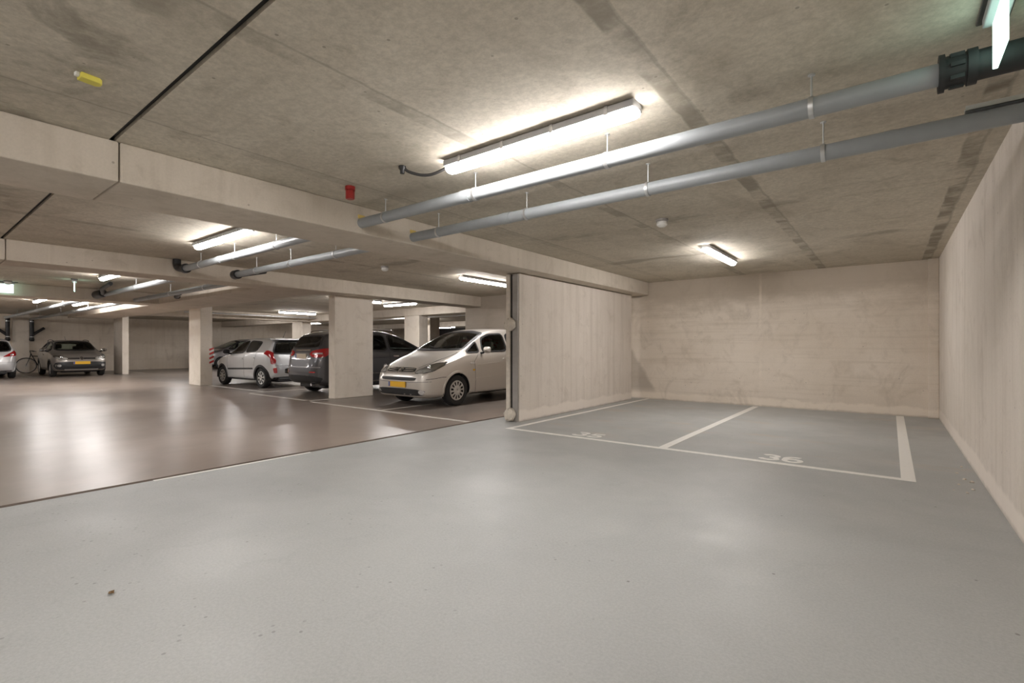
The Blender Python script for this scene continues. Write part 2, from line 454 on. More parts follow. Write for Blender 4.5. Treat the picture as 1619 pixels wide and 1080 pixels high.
def column(x0, x1, y0, y1, z1, label, mat='column'):
    return struct('column', MB().box(x0, x1, y0, y1, 0, z1), mat, label, 'column', bevel=.015)
column(-10.36, -10.1, 6.40, 7.45, BZ, 'wide pale concrete column between the dark car and the silver people carrier')
column(-17.75, -16.84, 6.05, 6.39, H, 'square concrete column with a red and white hazard plate at its corner')
column(-27.75, -26.5, 6.47, 6.70, H, 'concrete column beside the grey-brown hatchback near the far wall')
column(-14.92, -14.07, 12.45, 12.9, BZ, 'far concrete column seen just over the dark car bonnet')
column(-23.35, -22.4, 12.45, 12.9, BZ, 'thin-looking far column rising behind the silver hatchback roof')
column(-17.3, -16.55, 15.3, 15.9, H, 'darker column farthest back, beside the far column over the dark car')
struct('trim_4', MB().box(XW, XW + .12, 3.65, 4.2, 0, H), 'column', 'shallow pale pilaster on the far wall between two black drainpipes', 'pilaster')

# floor markings ------------------------------------------------------------
def mark(x0, x1, y0, y1, label, mat='line', z=.0025):
    return struct('floor_marking', MB().box(x0, x1, y0, y1, -.004, z), mat, label, 'floor marking')
YF = 5.66
mark(-4.48, .18, YF - .035, YF + .045, 'long white line closing the front of bays 35 and 36')
mark(-4.48, -4.40, YF + .045, YB, 'white line at the foot of the partition wall, left edge of bay 35', z=.0026)
mark(-2.195, -2.095, YF + .045, 10.78, 'white dividing line between bay 35 and bay 36', z=.0026)
mark(.075, .18, YF + .045, 10.80, 'broad white line along the right wall, right edge of bay 36', z=.0026)
mark(-9.98, -5.34, 5.72, 5.80, 'white line in front of the silver people carrier bay', 'line_worn')
mark(-7.66, -7.58, 5.80, 7.1, 'short white line under the front of the silver people carrier', 'line_worn')
mark(-13.05, -10.35, 5.80, 5.88, 'white line behind the dark car bay', 'line_worn')
mark(-13.2, -13.12, 5.88, 10.5, 'white dividing line between the dark car and the silver hatchback', 'line_worn')
mark(-18.4, -13.3, 6.25, 6.33, 'white line along the flank of the silver hatchback', 'line_worn')
mark(-10.25, -10.17, 5.86, 6.38, 'short white line running to the wide near column', 'line_worn')
mark(-31, -26.9, 3.62, 3.72, 'white line between the white car and the grey-brown hatchback', 'line_worn')
mark(-26.95, -26.87, 1.2, 6.3, 'white line in front of the grey-brown hatchback', 'line_worn')
mark(-31, -26.9, 7.35, 7.45, 'white line along the far wall behind the small column', 'line_worn')

def arc(cx, cy, rx, ry, a0, a1, n=16):
    return [(cx + rx * math.cos(math.radians(a0 + (a1 - a0) * k / n)), cy + ry * math.sin(math.radians(a0 + (a1 - a0) * k / n))) for k in range(n + 1)]
DIGITS = {   # centre lines in a unit square, drawn with a broad stencil stroke
    '3': [arc(.46, .74, .36, .20, 150, -80) + arc(.46, .29, .40, .23, 80, -155)],
    '5': [[(.86, .92), (.22, .92), (.18, .52)] + arc(.46, .32, .40, .24, 118, -155)],
    '6': [arc(.56, .62, .44, .32, 62, 178, 12) + arc(.50, .33, .38, .25, 180, 540, 28)],
}
def floor_number(txt, x0, x1, y, depth, label):
    t = thing('painted_number', label, 'number', (x0, y, 0), 0, 'bay numbers painted on the floor')
    n = len(txt); gap = .10; cw = (x1 - x0) / (n + gap * (n - 1))
    for q, ch in enumerate(txt):
        ox = q * cw * (1 + gap); v, fs = [], []
        for path in DIGITS[ch]:
            P = [Vector((ox + a * cw, b * depth)) for a, b in path]; o = len(v); m = len(P)
            for i, p in enumerate(P):
                d = (P[min(i + 1, m - 1)] - P[max(i - 1, 0)]).normalized(); nr = Vector((-d.y, d.x)) * .026
                for z in (.0024 + i * .00004, -.002):
                    v += [(p.x + nr.x, p.y + nr.y, z), (p.x - nr.x, p.y - nr.y, z)]
            for i in range(m - 1):
                a_, b_ = o + 4 * i, o + 4 * i + 4
                fs += [(a_, a_ + 1, b_ + 1, b_), (a_ + 2, b_ + 2, b_ + 3, a_ + 3), (a_, b_, b_ + 2, a_ + 2), (a_ + 1, a_ + 3, b_ + 3, b_ + 1)]
            fs += [(o, o + 2, o + 3, o + 1), (o + 4 * m - 4, o + 4 * m - 3, o + 4 * m - 1, o + 4 * m - 2)]
        MB().add(v, fs).build('digit', 'line', t)
floor_number('35', -3.46, -3.04, 5.78, .27, 'white number 35 painted on the grey floor of the left bay')
floor_number('36', -1.13, -.72, 5.78, .29, 'white number 36 painted on the grey floor of the right bay')

# ------------------------------------------------------------------ ceiling lamps
def lamp_proto():
    t = thing('ceiling_light', 'x', 'ceiling light', (0, 0, H), 0, 'fluorescent batten lights on the garage ceiling')
    L = .795
    h = MB().prism([(-.05, 0), (.05, 0), (.068, -.010), (.068, -.052), (-.068, -.052), (-.068, -.010)], -L, L, 'x')
    h.build('housing', 'housing', t, bevel=.004)
    # translucent trough, rounded below, tapering at the ends
    prof = [(-.052, -.052)] + [(-.053 * math.cos(a), -.058 - .044 * math.sin(a)) for a in np.linspace(0.05, PI - .05, 11)] + [(.052, -.052)]
    vs, fs = [], []
    st = [(-L - .004, .55), (-L, .80), (-L + .02, .96), (-L + .05, 1), (L - .05, 1), (L - .02, .96), (L, .80), (L + .004, .55)]
    for x, k in st:
        for y, z in prof:
            vs.append((x, y * k, -.052 + (z + .052) * k))
    n = len(prof)
    for i in range(len(st) - 1):
        for q in range(n - 1): fs.append((i * n + q, i * n + q + 1, (i + 1) * n + q + 1, (i + 1) * n + q))
    fs += [tuple(range(n)), tuple((len(st) - 1) * n + q for q in range(n))]
    m = MB().add(vs, fs); m.build('diffuser', 'lamp', t, smooth=True)
    for x in (-.62, -.2, .22, .62):
        c = MB().prism([(-.073, -.062), (-.073, -.006), (.073, -.006), (.073, -.062), (.0685, -.062), (.0685, -.0095), (-.0685, -.0095), (-.0685, -.062)], x - .012, x + .012, 'x')
        c.build('clip', 'clip', t)
    return t
LP = lamp_proto()
LAMPS = [
    (-2.0, 2.79, 0, 'long fluorescent batten light above the grey floor, nearest and brightest of the lights'),
    (-2.12, 8.1, PI / 2, 'fluorescent batten light over bays 35 and 36 in front of the back wall'),
    (-7.02, 2.77, 0, 'fluorescent batten light between the first and second ceiling beams, beside a silver pipe'),
    (-7.0, 8.12, PI / 2, 'fluorescent batten light above the roof of the silver people carrier'),
    (-12.27, 2.85, 0, 'fluorescent batten light just past the second beam at the left'),
    (-12.9, 9.0, PI / 2, 'fluorescent batten light half hidden behind the wide near column'),
    (-13.05, 10.7, 0, 'fluorescent batten light seen to the right of the wide near column under the second beam'),
    (-17.9, 2.9, 0, 'fluorescent batten light in the left cluster, beside the narrow green exit sign'),
    (-20.6, 3.0, 0, 'fluorescent batten light in the left cluster, lying flat across above the white car'),
    (-21.2, 4.05, 0, 'lowest fluorescent batten light of the left cluster, above the grey-brown hatchback'),
    (-18.6, 3.95, 0, 'fluorescent batten light of the left cluster nearest the silver pipes'),
    (-24.0, 7.8, 0, 'fluorescent batten light left of the square hall column by the far wall'),
    (-24.3, 10.15, 0, 'fluorescent batten light right of the square hall column, above the grey car'),
    (-19.7, 10.75, PI / 2, 'fluorescent batten light above the silver hatchback roof'),
    (-17.6, 14.2, 0, 'upper of the two close fluorescent lights seen over the dark car, deep in the hall'),
    (-19.6, 17.8, 0, 'lower of the two close fluorescent lights seen over the dark car, deep in the hall'),
    (-20.3, 15.6, 0, 'fluorescent light peeping out left of the far column over the dark car'),
    (-25.7, 25.4, 0, 'farthest fluorescent light, in the dark above the silver people carrier windscreen'),
    (-27.5, 16.0, 0, 'fluorescent light just left of the wide near column, deep in the hall'),
    (-2.0, -1.3, 0, 'unseen batten light added as fill behind the viewer over the grey floor'),  # from here on: unseen lamps, added to even out the light
    (-2.0, -4.6, 0, 'unseen batten light added as fill farther behind the viewer over the grey floor'),
    (-7.0, -1.3, 0, 'unseen batten light added as fill behind the viewer over the brown floor'),
    (-12.5, -1.3, 0, 'unseen batten light added as fill behind the viewer, past the second beam'),
    (-18.5, -1.3, 0, 'unseen batten light added as fill behind the viewer, past the third beam'),  # this and the next ones: added out of view to brighten the far hall
    (-24.0, -.5, 0, 'unseen batten light added as fill over the aisle in front of the white car, outside the view'),
    (-29.5, .2, 0, 'unseen batten light added as fill over the white car, outside the view'),
]
lamps = []
for i, (x, y, rz, lab) in enumerate(LAMPS):
    if i == 0:
        LP.location = (x, y, H); LP.rotation_euler.z = rz; LP['label'] = lab; o = LP
        continue
    lamps.append(dup(LP, (x, y, H), rz, lab))
# feed cable of the nearest lamp (only this lamp shows one)
def curve_pts(pts, n=8):
    P = [Vector(p) for p in pts]; P = [P[0] * 2 - P[1]] + P + [P[-1] * 2 - P[-2]]
    out = []
    for i in range(1, len(P) - 2):
        for k in range(n):
            t = k / n
            out.append(.5 * ((2 * P[i]) + (P[i + 1] - P[i - 1]) * t + (2 * P[i - 1] - 5 * P[i] + 4 * P[i + 1] - P[i + 2]) * t * t + (-P[i - 1] + 3 * P[i] - 3 * P[i + 1] + P[i + 2]) * t ** 3))
    out.append(P[-2]); return out
cb_ = MB().tube(curve_pts([(-1.16, -.16, .0), (-1.13, -.14, -.04), (-1.05, -.08, -.07), (-.97, -.03, -.07), (-.86, 0, -.045), (-.79, 0, -.03)]), .012, 10)
pc = cb_.build('power_cable', 'cable', LP, smooth=True); pc['label'] = 'black feed cable with glands'
g_ = MB().lathe([(0, 0), (.03, 0), (.03, -.02), (.018, -.035), (.018, -.06), (0, -.06)], 'z', (-1.165, -.17, .0), 16)
g_.build('cable_gland', 'black', pc, smooth=True)

# ------------------------------------------------------------------ pipes
def pipe(name, x0, x1, y, z, r, hangers, label, extra=None, sleeves=(), group='drain pipes under the ceiling', slope=0.):
    """pipe along x, from x0 (left) to x1"""
    t = thing(name, label, 'pipe', (x0, y, z), 0, group)
    L = x1 - x0
    MB().tube([(0, 0, 0), (L, 0, 0)], r, 28).build('pipe_body', 'pvc', t, smooth=True)
    for hx in hangers:
        d = hx - x0
        cl = MB().lathe([(r + .001, -.012), (r + .006, -.012), (r + .006, .012), (r + .001, .012)], 'x', (d, 0, 0), 28).build('pipe_clamp', 'galv', t, smooth=True)
        MB().lathe([(0, H - z), (.018, H - z), (.018, H - z - .006), (.005, H - z - .007), (.005, r)], 'z', (d, 0, 0), 12).build('hanger_rod', 'galv', cl, smooth=True)
    for sx, sl, sr in sleeves:
        d = sx - x0
        MB().lathe([(r, -sl / 2), (sr, -sl / 2), (sr, sl / 2), (r, sl / 2)], 'x', (d, 0, 0), 28).build('pipe_joint', 'pvc', t, smooth=True)
    return t
zu, zl, r = 2.50, 2.475, .052
P1 = pipe('drain_pipe', -4.44, .22, 3.10, zu, r, (-4.0, -2.79, -1.56, -.34), 'grey plastic ceiling pipe nearer the bright lamp, ending in a black coupling', sleeves=((-2.9, .10, .056),))
c = MB()
c.lathe([(.05, .0), (.085, .0), (.085, .022), (.072, .022), (.072, .10), (.080, .10), (.080, .135), (.066, .135), (.066, .42), (0, .42)], 'x', (4.62, 0, 0), 28)
for a in np.linspace(0, 2 * PI, 9)[:-1]:
    c.box(4.66, 4.71, .072 * math.cos(a) - .009, .072 * math.cos(a) + .009, .072 * math.sin(a) - .009, .072 * math.sin(a) + .009)
o = c.build('coupling', 'rubber', P1, smooth=True); o['label'] = 'black coupling by the exit sign'
MB().box(-.01, .05, -.045, .045, .045, .085).build('foam_seal', 'foam', P1, bevel=.01)['label'] = 'yellow foam seal'
P2 = pipe('drain_pipe', -4.44, .64, 3.80, zl, r, (-3.97, -2.76, -1.55, -.35), 'grey plastic ceiling pipe farther from the bright lamp, running into the right wall', sleeves=((-3.0, .10, .056), (.0, .06, .0535)))
MB().box(-.01, .05, -.045, .045, .045, .085).build('foam_seal', 'foam', P2, bevel=.01)['label'] = 'yellow foam seal'
# steel channel laid above the end of the second pipe
tr = MB()
tr.box(0, .30, -.03, .03, 0, .004); tr.box(0, .30, -.03, -.027, 0, .03); tr.box(0, .30, .027, .03, 0, .03)
ch = thing('steel_channel', 'short galvanised channel lying along the top of the pipe at the right wall', 'bracket', (.335, 3.78, zl + r + .002))
tr.build('channel_rail', 'galv', ch); MB().lathe([(0, .004), (.010, .004), (.010, .012), (0, .012)], 'z', (.04, 0, 0), 6).build('bolt', 'clip', ch)
# pipes of the next bay
P3 = pipe('drain_pipe', -9.25, -5.1, 3.10, zu, r, (-8.6, -7.4, -6.2), 'bright grey pipe beside the lamp between two beams, with black left elbow', sleeves=((-7.9, .1, .056),))
m = MB().tube(curve_pts([(0.02, 0, 0), (-.10, 0, .01), (-.22, -.02, .03), (-.27, -.03, .08), (-.28, -.03, .18)]), .06, 18)
m.lathe([(.06, -.03), (.078, -.03), (.078, .05), (.06, .05)], 'x', (0, 0, 0), 20)
m.build('elbow', 'black', P3, smooth=True)['label'] = 'black elbow up to the ceiling'
P4 = pipe('drain_pipe', -9.05, -5.1, 3.82, zl - .01, r, (-8.3, -7.2, -6.0), 'shadowed grey pipe between the two beams with a black capped end')
m = MB().lathe([(0, -.1), (.07, -.1), (.078, -.08), (.078, .06), (.055, .06)], 'x', (0, 0, 0), 22)
m.tube([(0.0, .05, -.01), (.7, .16, -.0)], .032, 14)
m.build('end_cap', 'black', P4, smooth=True)['label'] = 'black end cap with branch'
P5 = pipe('drain_pipe', -31.15, -10.2, 3.42, 2.50, .055, (-28, -24, -20, -16, -13, -11), 'long silver-grey ceiling pipe over the far aisle, nearer the light cluster', sleeves=((-26, .12, .062), (-18, .12, .062)))
m = MB().lathe([(.05, -.35), (.085, -.35), (.1, -.3), (.1, .25), (.085, .3), (.055, .3)], 'x', (15.5, -.05, .02), 22)
m.tube([(15.6, 0, 0), (16.6, -.25, .05), (17.3, -.25, .12)], .045, 12)
m.build('coupling', 'black', P5, smooth=True)['label'] = 'fat black coupling with branch'
P6 = pipe('drain_pipe', -31.15, -10.2, 4.22, 2.46, .055, (-29, -25, -21, -17, -13.5, -11.5), 'long silver-grey ceiling pipe over the far aisle, on the column side', sleeves=((-23, .12, .062), (-15, .12, .062)))
m = MB().tube([(18.3, 0, -.02), (17.2, .28, -.02)], .04, 12)
m.lathe([(0, -.06), (.055, -.06), (.055, .06), (0, .06)], 'x', (17.2, .28, -.02), 16)
m.build('branch', 'black', P6, smooth=True)['label'] = 'short black side branch'
def downpipe(y, s, label):
    t = thing('downpipe', label, 'pipe', (XW + .16, y, .0), 0, 'black drainpipes on the far wall')
    MB().tube([(0, 0, 1.52), (0, 0, 2.52)], .075, 20).build('pipe_body', 'black', t, smooth=True)
    MB().tube([(0, 0, 1.72), (.0, s * .22, 1.92), (0, s * .42, 2.08)], .06, 16).build('branch', 'black', t, smooth=True)
    for z in (1.66, 2.36):
        MB().lathe([(.074, -.015), (.082, -.015), (.082, .015), (.074, .015)], 'z', (0, 0, z), 20).build('strap', 'galv', t, smooth=True)
    MB().lathe([(.0, 1.46), (.06, 1.46), (.09, 1.50), (.09, 1.58), (.075, 1.58)], 'z', (0, 0, 0), 20).build('end_cap', 'rubber', t, smooth=True)
downpipe(3.50, -1, 'black drainpipe with side branch on the far wall, above the white car')
downpipe(4.28, 1, 'black drainpipe with side branch on the far wall, above the bicycle wheel')
def conduit(pts, r, label):
    m = MB().tube(pts, r, 10); o = m.build('ceiling_conduit', 'galv', None, smooth=True)
    return tag(o, label, 'conduit')
conduit([(-18.9, -1.5, 2.63), (-18.9, 4.7, 2.63)], .02, 'thin steel conduit crossing the far aisle under the light cluster')
conduit([(-21.0, 7.0, 2.52), (-21.0, 12.3, 2.52)], .03, 'thin steel pipe under the ceiling above the silver hatchback')
conduit([(-24.5, 14.6, 2.5), (-11.0, 14.6, 2.5)], .04, 'pipe under the ceiling behind the low crosswise beam')

# ------------------------------------------------------------------ small ceiling things
def detector(x, y, label):
    t = thing('smoke_detector', label, 'smoke detector', (x, y, H), 0, 'smoke detectors')
    MB().lathe([(0, 0), (.07, 0), (.07, -.02), (.063, -.028), (0, -.028)], 'z', seg=28).build('base', 'steel_grey', t, smooth=True)
    MB().lathe([(.056, -.028), (.056, -.042), (.061, -.046), (.058, -.068), (.036, -.086), (0, -.09)], 'z', seg=28).build('sensor_head', 'white', t, smooth=True)
    return t
detector(-2.10, 5.56, 'white smoke detector on the ceiling above the bay lines, in the grey room')
detector(-7.35, 5.68, 'white smoke detector on the ceiling above the silver people carrier')
detector(-15.6, 1.75, 'dark-looking smoke detector at the left, above the white car')
t = thing('ceiling_alarm_sounder', 'red fire alarm sounder on the ceiling beside the near beam', 'alarm', (-3.95, 2.66, H))
MB().lathe([(0, 0), (.045, 0), (.045, -.035), (0, -.035)], 'z', seg=24).build('base', 'red', t, smooth=True)
MB().prism([(.042 * math.cos(a), .042 * math.sin(a)) for a in np.linspace(0, 2 * PI, 9)[:-1]], -.115, -.035, 'z').build('sounder_body', 'red', t, bevel=.006)
t = thing('ceiling_junction_box', 'small yellow plastic box on the stained ceiling at upper left', 'box', (-3.47, .70, H), PI / 2 + .12)
MB().prism([(-.042, -.032), (.04, -.032), (.055, -.015), (.055, .015), (.04, .032), (-.042, .032)], -.03, 0, 'z').build('box_body', 'yellow', t, bevel=.004)
MB().box(-.06, -.042, -.015, .015, -.02, 0).build('plug', 'white', t, bevel=.003)

def exit_sign(x, y, rz, label, bright='mint'):
    """local: panel lies in the local yz plane, long side along y"""
    t = thing('exit_sign', label, 'exit sign', (x, y, H), rz, 'green emergency exit signs')
    MB().box(-.055, .055, -.20, .20, -.012, 0).build('ceiling_plate', 'grey_dark', t, bevel=.003)
    MB().box(-.04, .04, -.15, .15, -.055, -.012).build('sign_housing', 'housing', t, bevel=.006)
    MB().box(-.009, .009, -.13, .13, -.255, -.05).build('sign_panel', bright, t, bevel=.003)
    return t
exit_sign(.365, 2.88, 0, 'glowing green exit sign hanging by the black pipe coupling at upper right')
exit_sign(-14.2, 2.62, PI / 2 - .2, 'narrow glowing green exit sign in the left light cluster', 'mint')
exit_sign(-15.85, 1.74, 0, 'glowing green exit sign cut by the left edge of the picture', 'mint')
t = thing('ceiling_hook', 'grey loop hook with dark tip hanging by the right wall above the second pipe', 'hook', (.53, 3.35, H - .11))
pts = [(.035 * math.cos(a), 0, .035 * math.sin(a)) for a in np.linspace(.3, 2 * PI - .6, 16)]
MB().tube(pts, .007, 8).build('loop', 'housing', t, smooth=True)
MB().tube([(0, 0, .03), (0, 0, .11)], .006, 8).build('rod', 'galv', t, smooth=True)
MB().tube([(.0, 0, -.03), (.0, 0, -.075)], .016, 10).build('tip', 'black', t, smooth=True)

# partition end: steel channel with two round fixings
t = thing('wall_rail', 'upright steel channel on the end of the partition wall', 'rail', (-4.81, 6.24, 0))
m = MB(); m.box(-.115, -.035, -.035, .0, 0, BZ - .02)
m.build('left_flange', 'cream', t, bevel=.006)
m = MB(); m.box(.01, .115, -.03, .0, 0, BZ - .02)
m.build('right_flange', 'steel_grey', t, bevel=.006)
MB().box(-.035, .01, -.008, .0, 0, BZ - .02).build('slot', 'joint', t)
def fixing(z, label, seed):
    rnd = random.Random(seed)
    t = thing('rail_fixing', label, 'bracket', (-4.83, 6.205, z), 0, 'round fixings on the partition rail')
    prof = []
    vs, fs = [], []
    seg = 18
    rings = [(1.0, 0), (1.02, -.03), (.92, -.055), (.55, -.065), (.0, -.066)]
    for rr, h in rings:
        for k in range(seg):
            a = 2 * PI * k / seg; q = .105 * rr * (1 + (rnd.random() - .5) * .16)
            vs.append((q * math.cos(a), h, q * math.sin(a)))
    for i in range(len(rings) - 1):
        for k in range(seg): fs.append((i * seg + k, i * seg + (k + 1) % seg, (i + 1) * seg + (k + 1) % seg, (i + 1) * seg + k))
    MB().add(vs, fs).build('cap', 'cream', t, smooth=True)
    for a in np.linspace(.4, .4 + 2 * PI, 6)[:-1]:
        MB().lathe([(.014, -.02), (.014, -.07), (.0, -.074)], 'y', (.085 * math.cos(a), 0, .085 * math.sin(a)), 6).build('bolt', 'cream', t)
fixing(1.56, 'round bolted fixing at mid height of the partition end', 3)
fixing(.115, 'round bolted fixing at the foot of the partition end', 5)

# hazard plate on the square column
t = thing('hazard_plate', 'red and white striped warning plate on the corner of the square hall column', 'warning plate', (-16.834, 6.33, 0), PI / 2)
MB().box(-.03, .10, -.002, .010, .66, 1.18).build('plate', 'white', t)
for k in range(4):
    z = .67 + k * .135
    MB().prism([(-.03, z), (.10, z + .06), (.10, min(z + .125, 1.18)), (-.03, z + .065)], -.006, -.001, 'y').build('red_stripe', 'hazard_red', t)

# debris
def leaf(x, y, label):
    vs = [(0, 0, .003), (.02, .012, .012), (.045, .004, .006), (.05, -.006, .012), (.022, -.014, .004), (.002, -.006, .004), (.024, .0, .002)]
    m = MB().add(vs, [(0, 1, 6), (1, 2, 6), (2, 3, 6), (3, 4, 6), (4, 5, 6), (5, 0, 6)])
    o = m.build('dry_leaf', 'leaf'); o.location = (x, y, 0); md = o.modifiers.new('t', 'SOLIDIFY'); md.thickness = .002
    return tag(o, label, 'leaf')
leaf(-3.02, .69, 'small dry brown leaf lying on the grey floor at lower left')
def crumb(x, y, sz, label):
    rnd = random.Random(int(x * 1000 + y * 77))
    bm = bmesh.new(); bmesh.ops.create_icosphere(bm, subdivisions=1, radius=sz)
    for v in bm.verts: v.co *= .7 + rnd.random() * .6; v.co.z = v.co.z * .6 + sz * .35
    for v in bm.verts: v.co.z = max(v.co.z, 0)
    me = bpy.data.meshes.new('mortar_crumb'); bm.to_mesh(me); bm.free(); me.materials.append(M['grit'])
    o = bpy.data.objects.new('mortar_crumb', me); C.objects.link(o); o.location = (x, y, 0)
    return tag(o, 'tiny pale mortar crumb on the floor at the foot of the right wall', 'crumb', 'mortar crumbs by the right wall')
for x, y, s_ in ((.50, 6.25, .012), (.53, 6.0, .016), (.47, 5.75, .010), (.55, 5.6, .014), (.50, 5.45, .012), (.42, 5.5, .008), (.57, 5.9, .018), (.56, 6.6, .012)):
    crumb(x, y, s_, '')
# ------------------------------------------------------------------ cars
def pchip(pts):
    pts = sorted(pts); x = np.array([p[0] for p in pts], float); y = np.array([p[1] for p in pts], float)
    h = np.diff(x); d = np.diff(y) / h; n = len(x); m = np.zeros(n)
    for i in range(1, n - 1):
        if d[i - 1] * d[i] > 0:
            w1, w2 = 2 * h[i] + h[i - 1], h[i] + 2 * h[i - 1]
            m[i] = (w1 + w2) / (w1 / d[i - 1] + w2 / d[i])
    m[0], m[-1] = d[0], d[-1]
    def f(t):
        t = min(max(t, x[0]), x[-1]); i = min(int(np.searchsorted(x, t, 'right')) - 1, n - 2); i = max(i, 0)
        s = (t - x[i]) / h[i]
        return ((2 * s**3 - 3 * s**2 + 1) * y[i] + (s**3 - 2 * s**2 + s) * h[i] * m[i] + (-2 * s**3 + 3 * s**2) * y[i + 1] + (s**3 - s**2) * h[i] * m[i + 1])
    return f

def rounded(poly, it=2, q=.13):
    P = [Vector((p[0], p[1])) for p in poly]
    for _ in range(it):
        o = []
        for i in range(len(P)):
            a, b = P[i], P[(i + 1) % len(P)]
            o += [a.lerp(b, q), a.lerp(b, 1 - q)]
        P = o
    return P
def dense(P, step):
    o = []
    for i in range(len(P)):
        a, b = P[i], P[(i + 1) % len(P)]
        k = max(1, int((b - a).length / step))
        o += [a.lerp(b, t / k) for t in range(k)]
    return o
def offset(P, d):
    n = len(P); area = sum(P[i].x * P[(i + 1) % n].y - P[(i + 1) % n].x * P[i].y for i in range(n))
    sg = 1 if area > 0 else -1
    o = []
    for i in range(n):
        t = (P[(i + 1) % n] - P[i - 1]).normalized()
        o.append(P[i] + Vector((t.y, -t.x)) * d * sg)
    return o
def inside(P, x, y):
    c = False; n = len(P)
    for i in range(n):
        a, b = P[i], P[i - 1]
        if (a.y > y) != (b.y > y) and x < (b.x - a.x) * (y - a.y) / (b.y - a.y) + a.x: c = not c
    return c

class Car:
    def __init__(s, root, spec):
        s.root, s.spec = root, spec
        L = spec['L'] / 2
        f = {k: pchip(spec[k]) for k in ('top', 'bot', 'belt', 'w', 'wt', 'drop')}
        s.f = f
        u = np.concatenate([np.linspace(-L, -L + .35, 16), np.linspace(-L + .35, L - .35, 92)[1:-1], np.linspace(L - .35, L, 16)])
        s.rings = []
        for x in u:
            zt, zb, w = f['top'](x), f['bot'](x), f['w'](x)
            dr = f['drop'](x); wt = min(f['wt'](x), w * .97)
            zs = min(f['belt'](x), zt - dr - .012)
            zb = min(zb, zs - .03)
            hgt = zs - zb
            cp = [(0, zb), (w * .80, zb), (w * .955, zb + min(.05, hgt * .2)), (w * .992, zb + .36 * hgt), (w, zb + .66 * hgt), (w * .985, zs - .12 * hgt), (w * .955, zs),
                  (wt, zt - dr), (wt * .80, zt - dr * .36), (wt * .42, zt - dr * .07), (0, zt)]
            if wt > w * .955: cp[7] = (w * .95, zt - dr)
            s.rings.append((x, s.smooth(cp)))
        n = len(s.rings[0][1])
        V, Fc, meta = [], [], []
        for x, half in s.rings:
            full = half + [(-a, b) for a, b in half[-2:0:-1]]
            V += [(x, a, b) for a, b in full]
        m = 2 * n - 2; s.m = m
        for i in range(len(s.rings) - 1):
            for k in range(m):
                k2 = (k + 1) % m
                Fc.append((i * m + k, i * m + k2, (i + 1) * m + k2, (i + 1) * m + k))
        Fc.append(tuple(range(m))); Fc.append(tuple((len(s.rings) - 1) * m + k for k in range(m))[::-1])
        s.V, s.F = V, Fc
        s.bvh = BVHTree.FromPolygons([Vector(v) for v in V], Fc)
        s.holes = []
    def smooth(s, cp):
        per = [5, 3, 4, 4, 4, 4, 16, 4, 4, 4]
        P = [Vector((a, b, 0)) for a, b in cp]
        P = [Vector((-P[1].x, P[1].y, 0))] + P + [Vector((-P[-2].x, P[-2].y, 0))]
        out = []
        for i in range(1, len(P) - 2):
            k = per[i - 1]; lin = (i == 7) or i == 1
            for q in range(k):
                t = q / k
                if lin: v = P[i].lerp(P[i + 1], t)
                else:
                    m0 = (P[i + 1] - P[i - 1]) * .5; m1 = (P[i + 2] - P[i]) * .5; l = (P[i + 1] - P[i]).length
                    if m0.length > l: m0 *= l / m0.length
                    if m1.length > l: m1 *= l / m1.length
                    v = P[i] * (2*t**3 - 3*t*t + 1) + m0 * (t**3 - 2*t*t + t) + P[i + 1] * (3*t*t - 2*t**3) + m1 * (t**3 - t*t)
                out.append((v.x, v.y))
        out.append(cp[-1]); return out
    # ---- projection onto the body
    def proj(s, a, b, ax, eps):
        L = 6
        if ax == 'L': o, d = Vector((a, L, b)), Vector((0, -1, 0))
        elif ax == 'R': o, d = Vector((a, -L, b)), Vector((0, 1, 0))
        elif ax == 'F': o, d = Vector((L, a, b)), Vector((-1, 0, 0))
        elif ax == 'B': o, d = Vector((-L, a, b)), Vector((1, 0, 0))
        else: o, d = Vector((a, b, L)), Vector((0, 0, -1))
        h, nr, _, _ = s.bvh.ray_cast(o, d)
        if h is None:
            o2 = o + d * (L - .5)
            h, nr, _, _ = s.bvh.find_nearest(o2); 
        if nr.dot(d) > 0: nr = -nr
        return h + nr * eps
    def patch(s, name, poly, ax, mat, eps=.006, it=2, parent=None, step=.05, edge=None, label=None):
        """a panel lying on the body surface, its rim sunk into the body"""
        P = rounded(poly, it) if it else [Vector(p) for p in poly]
        P = dense(P, step)
        bm = bmesh.new()
        vs = [bm.verts.new((p.x, p.y, 0)) for p in P]
        bm.faces.new(vs)
        bmesh.ops.triangulate(bm, faces=bm.faces[:], ngon_method='EAR_CLIP')
        for _ in range(4):
            es = [e for e in bm.edges if e.calc_length() > step * 1.7]
            if not es: break
            bmesh.ops.subdivide_edges(bm, edges=es, cuts=1)
            bmesh.ops.triangulate(bm, faces=[f for f in bm.faces if len(f.verts) > 3])
        bm.verts.index_update()
        v = [s.proj(q.co.x, q.co.y, ax, eps) for q in bm.verts]
        fs = [tuple(q.index for q in f.verts) for f in bm.faces]
        bd = [(e.verts[0].index, e.verts[1].index) for e in bm.edges if e.is_boundary]
        base = len(v); mp = {}
        for a, b in bd:
            for i in (a, b):
                if i not in mp:
                    mp[i] = base + len(mp); q = bm.verts[i] if False else None
        bm.verts.ensure_lookup_table()
        for i, k in sorted(mp.items(), key=lambda t: t[1]):
            c = bm.verts[i].co; v.append(s.proj(c.x, c.y, ax, -.012 if edge is None else edge))
        for a, b in bd: fs.append((a, b, mp[b], mp[a]))
        bm.free()
        o = MB().add(v, fs).build(name, mat, parent or s.root, smooth=True, angle=50)
        if label: o['label'] = label
        return o
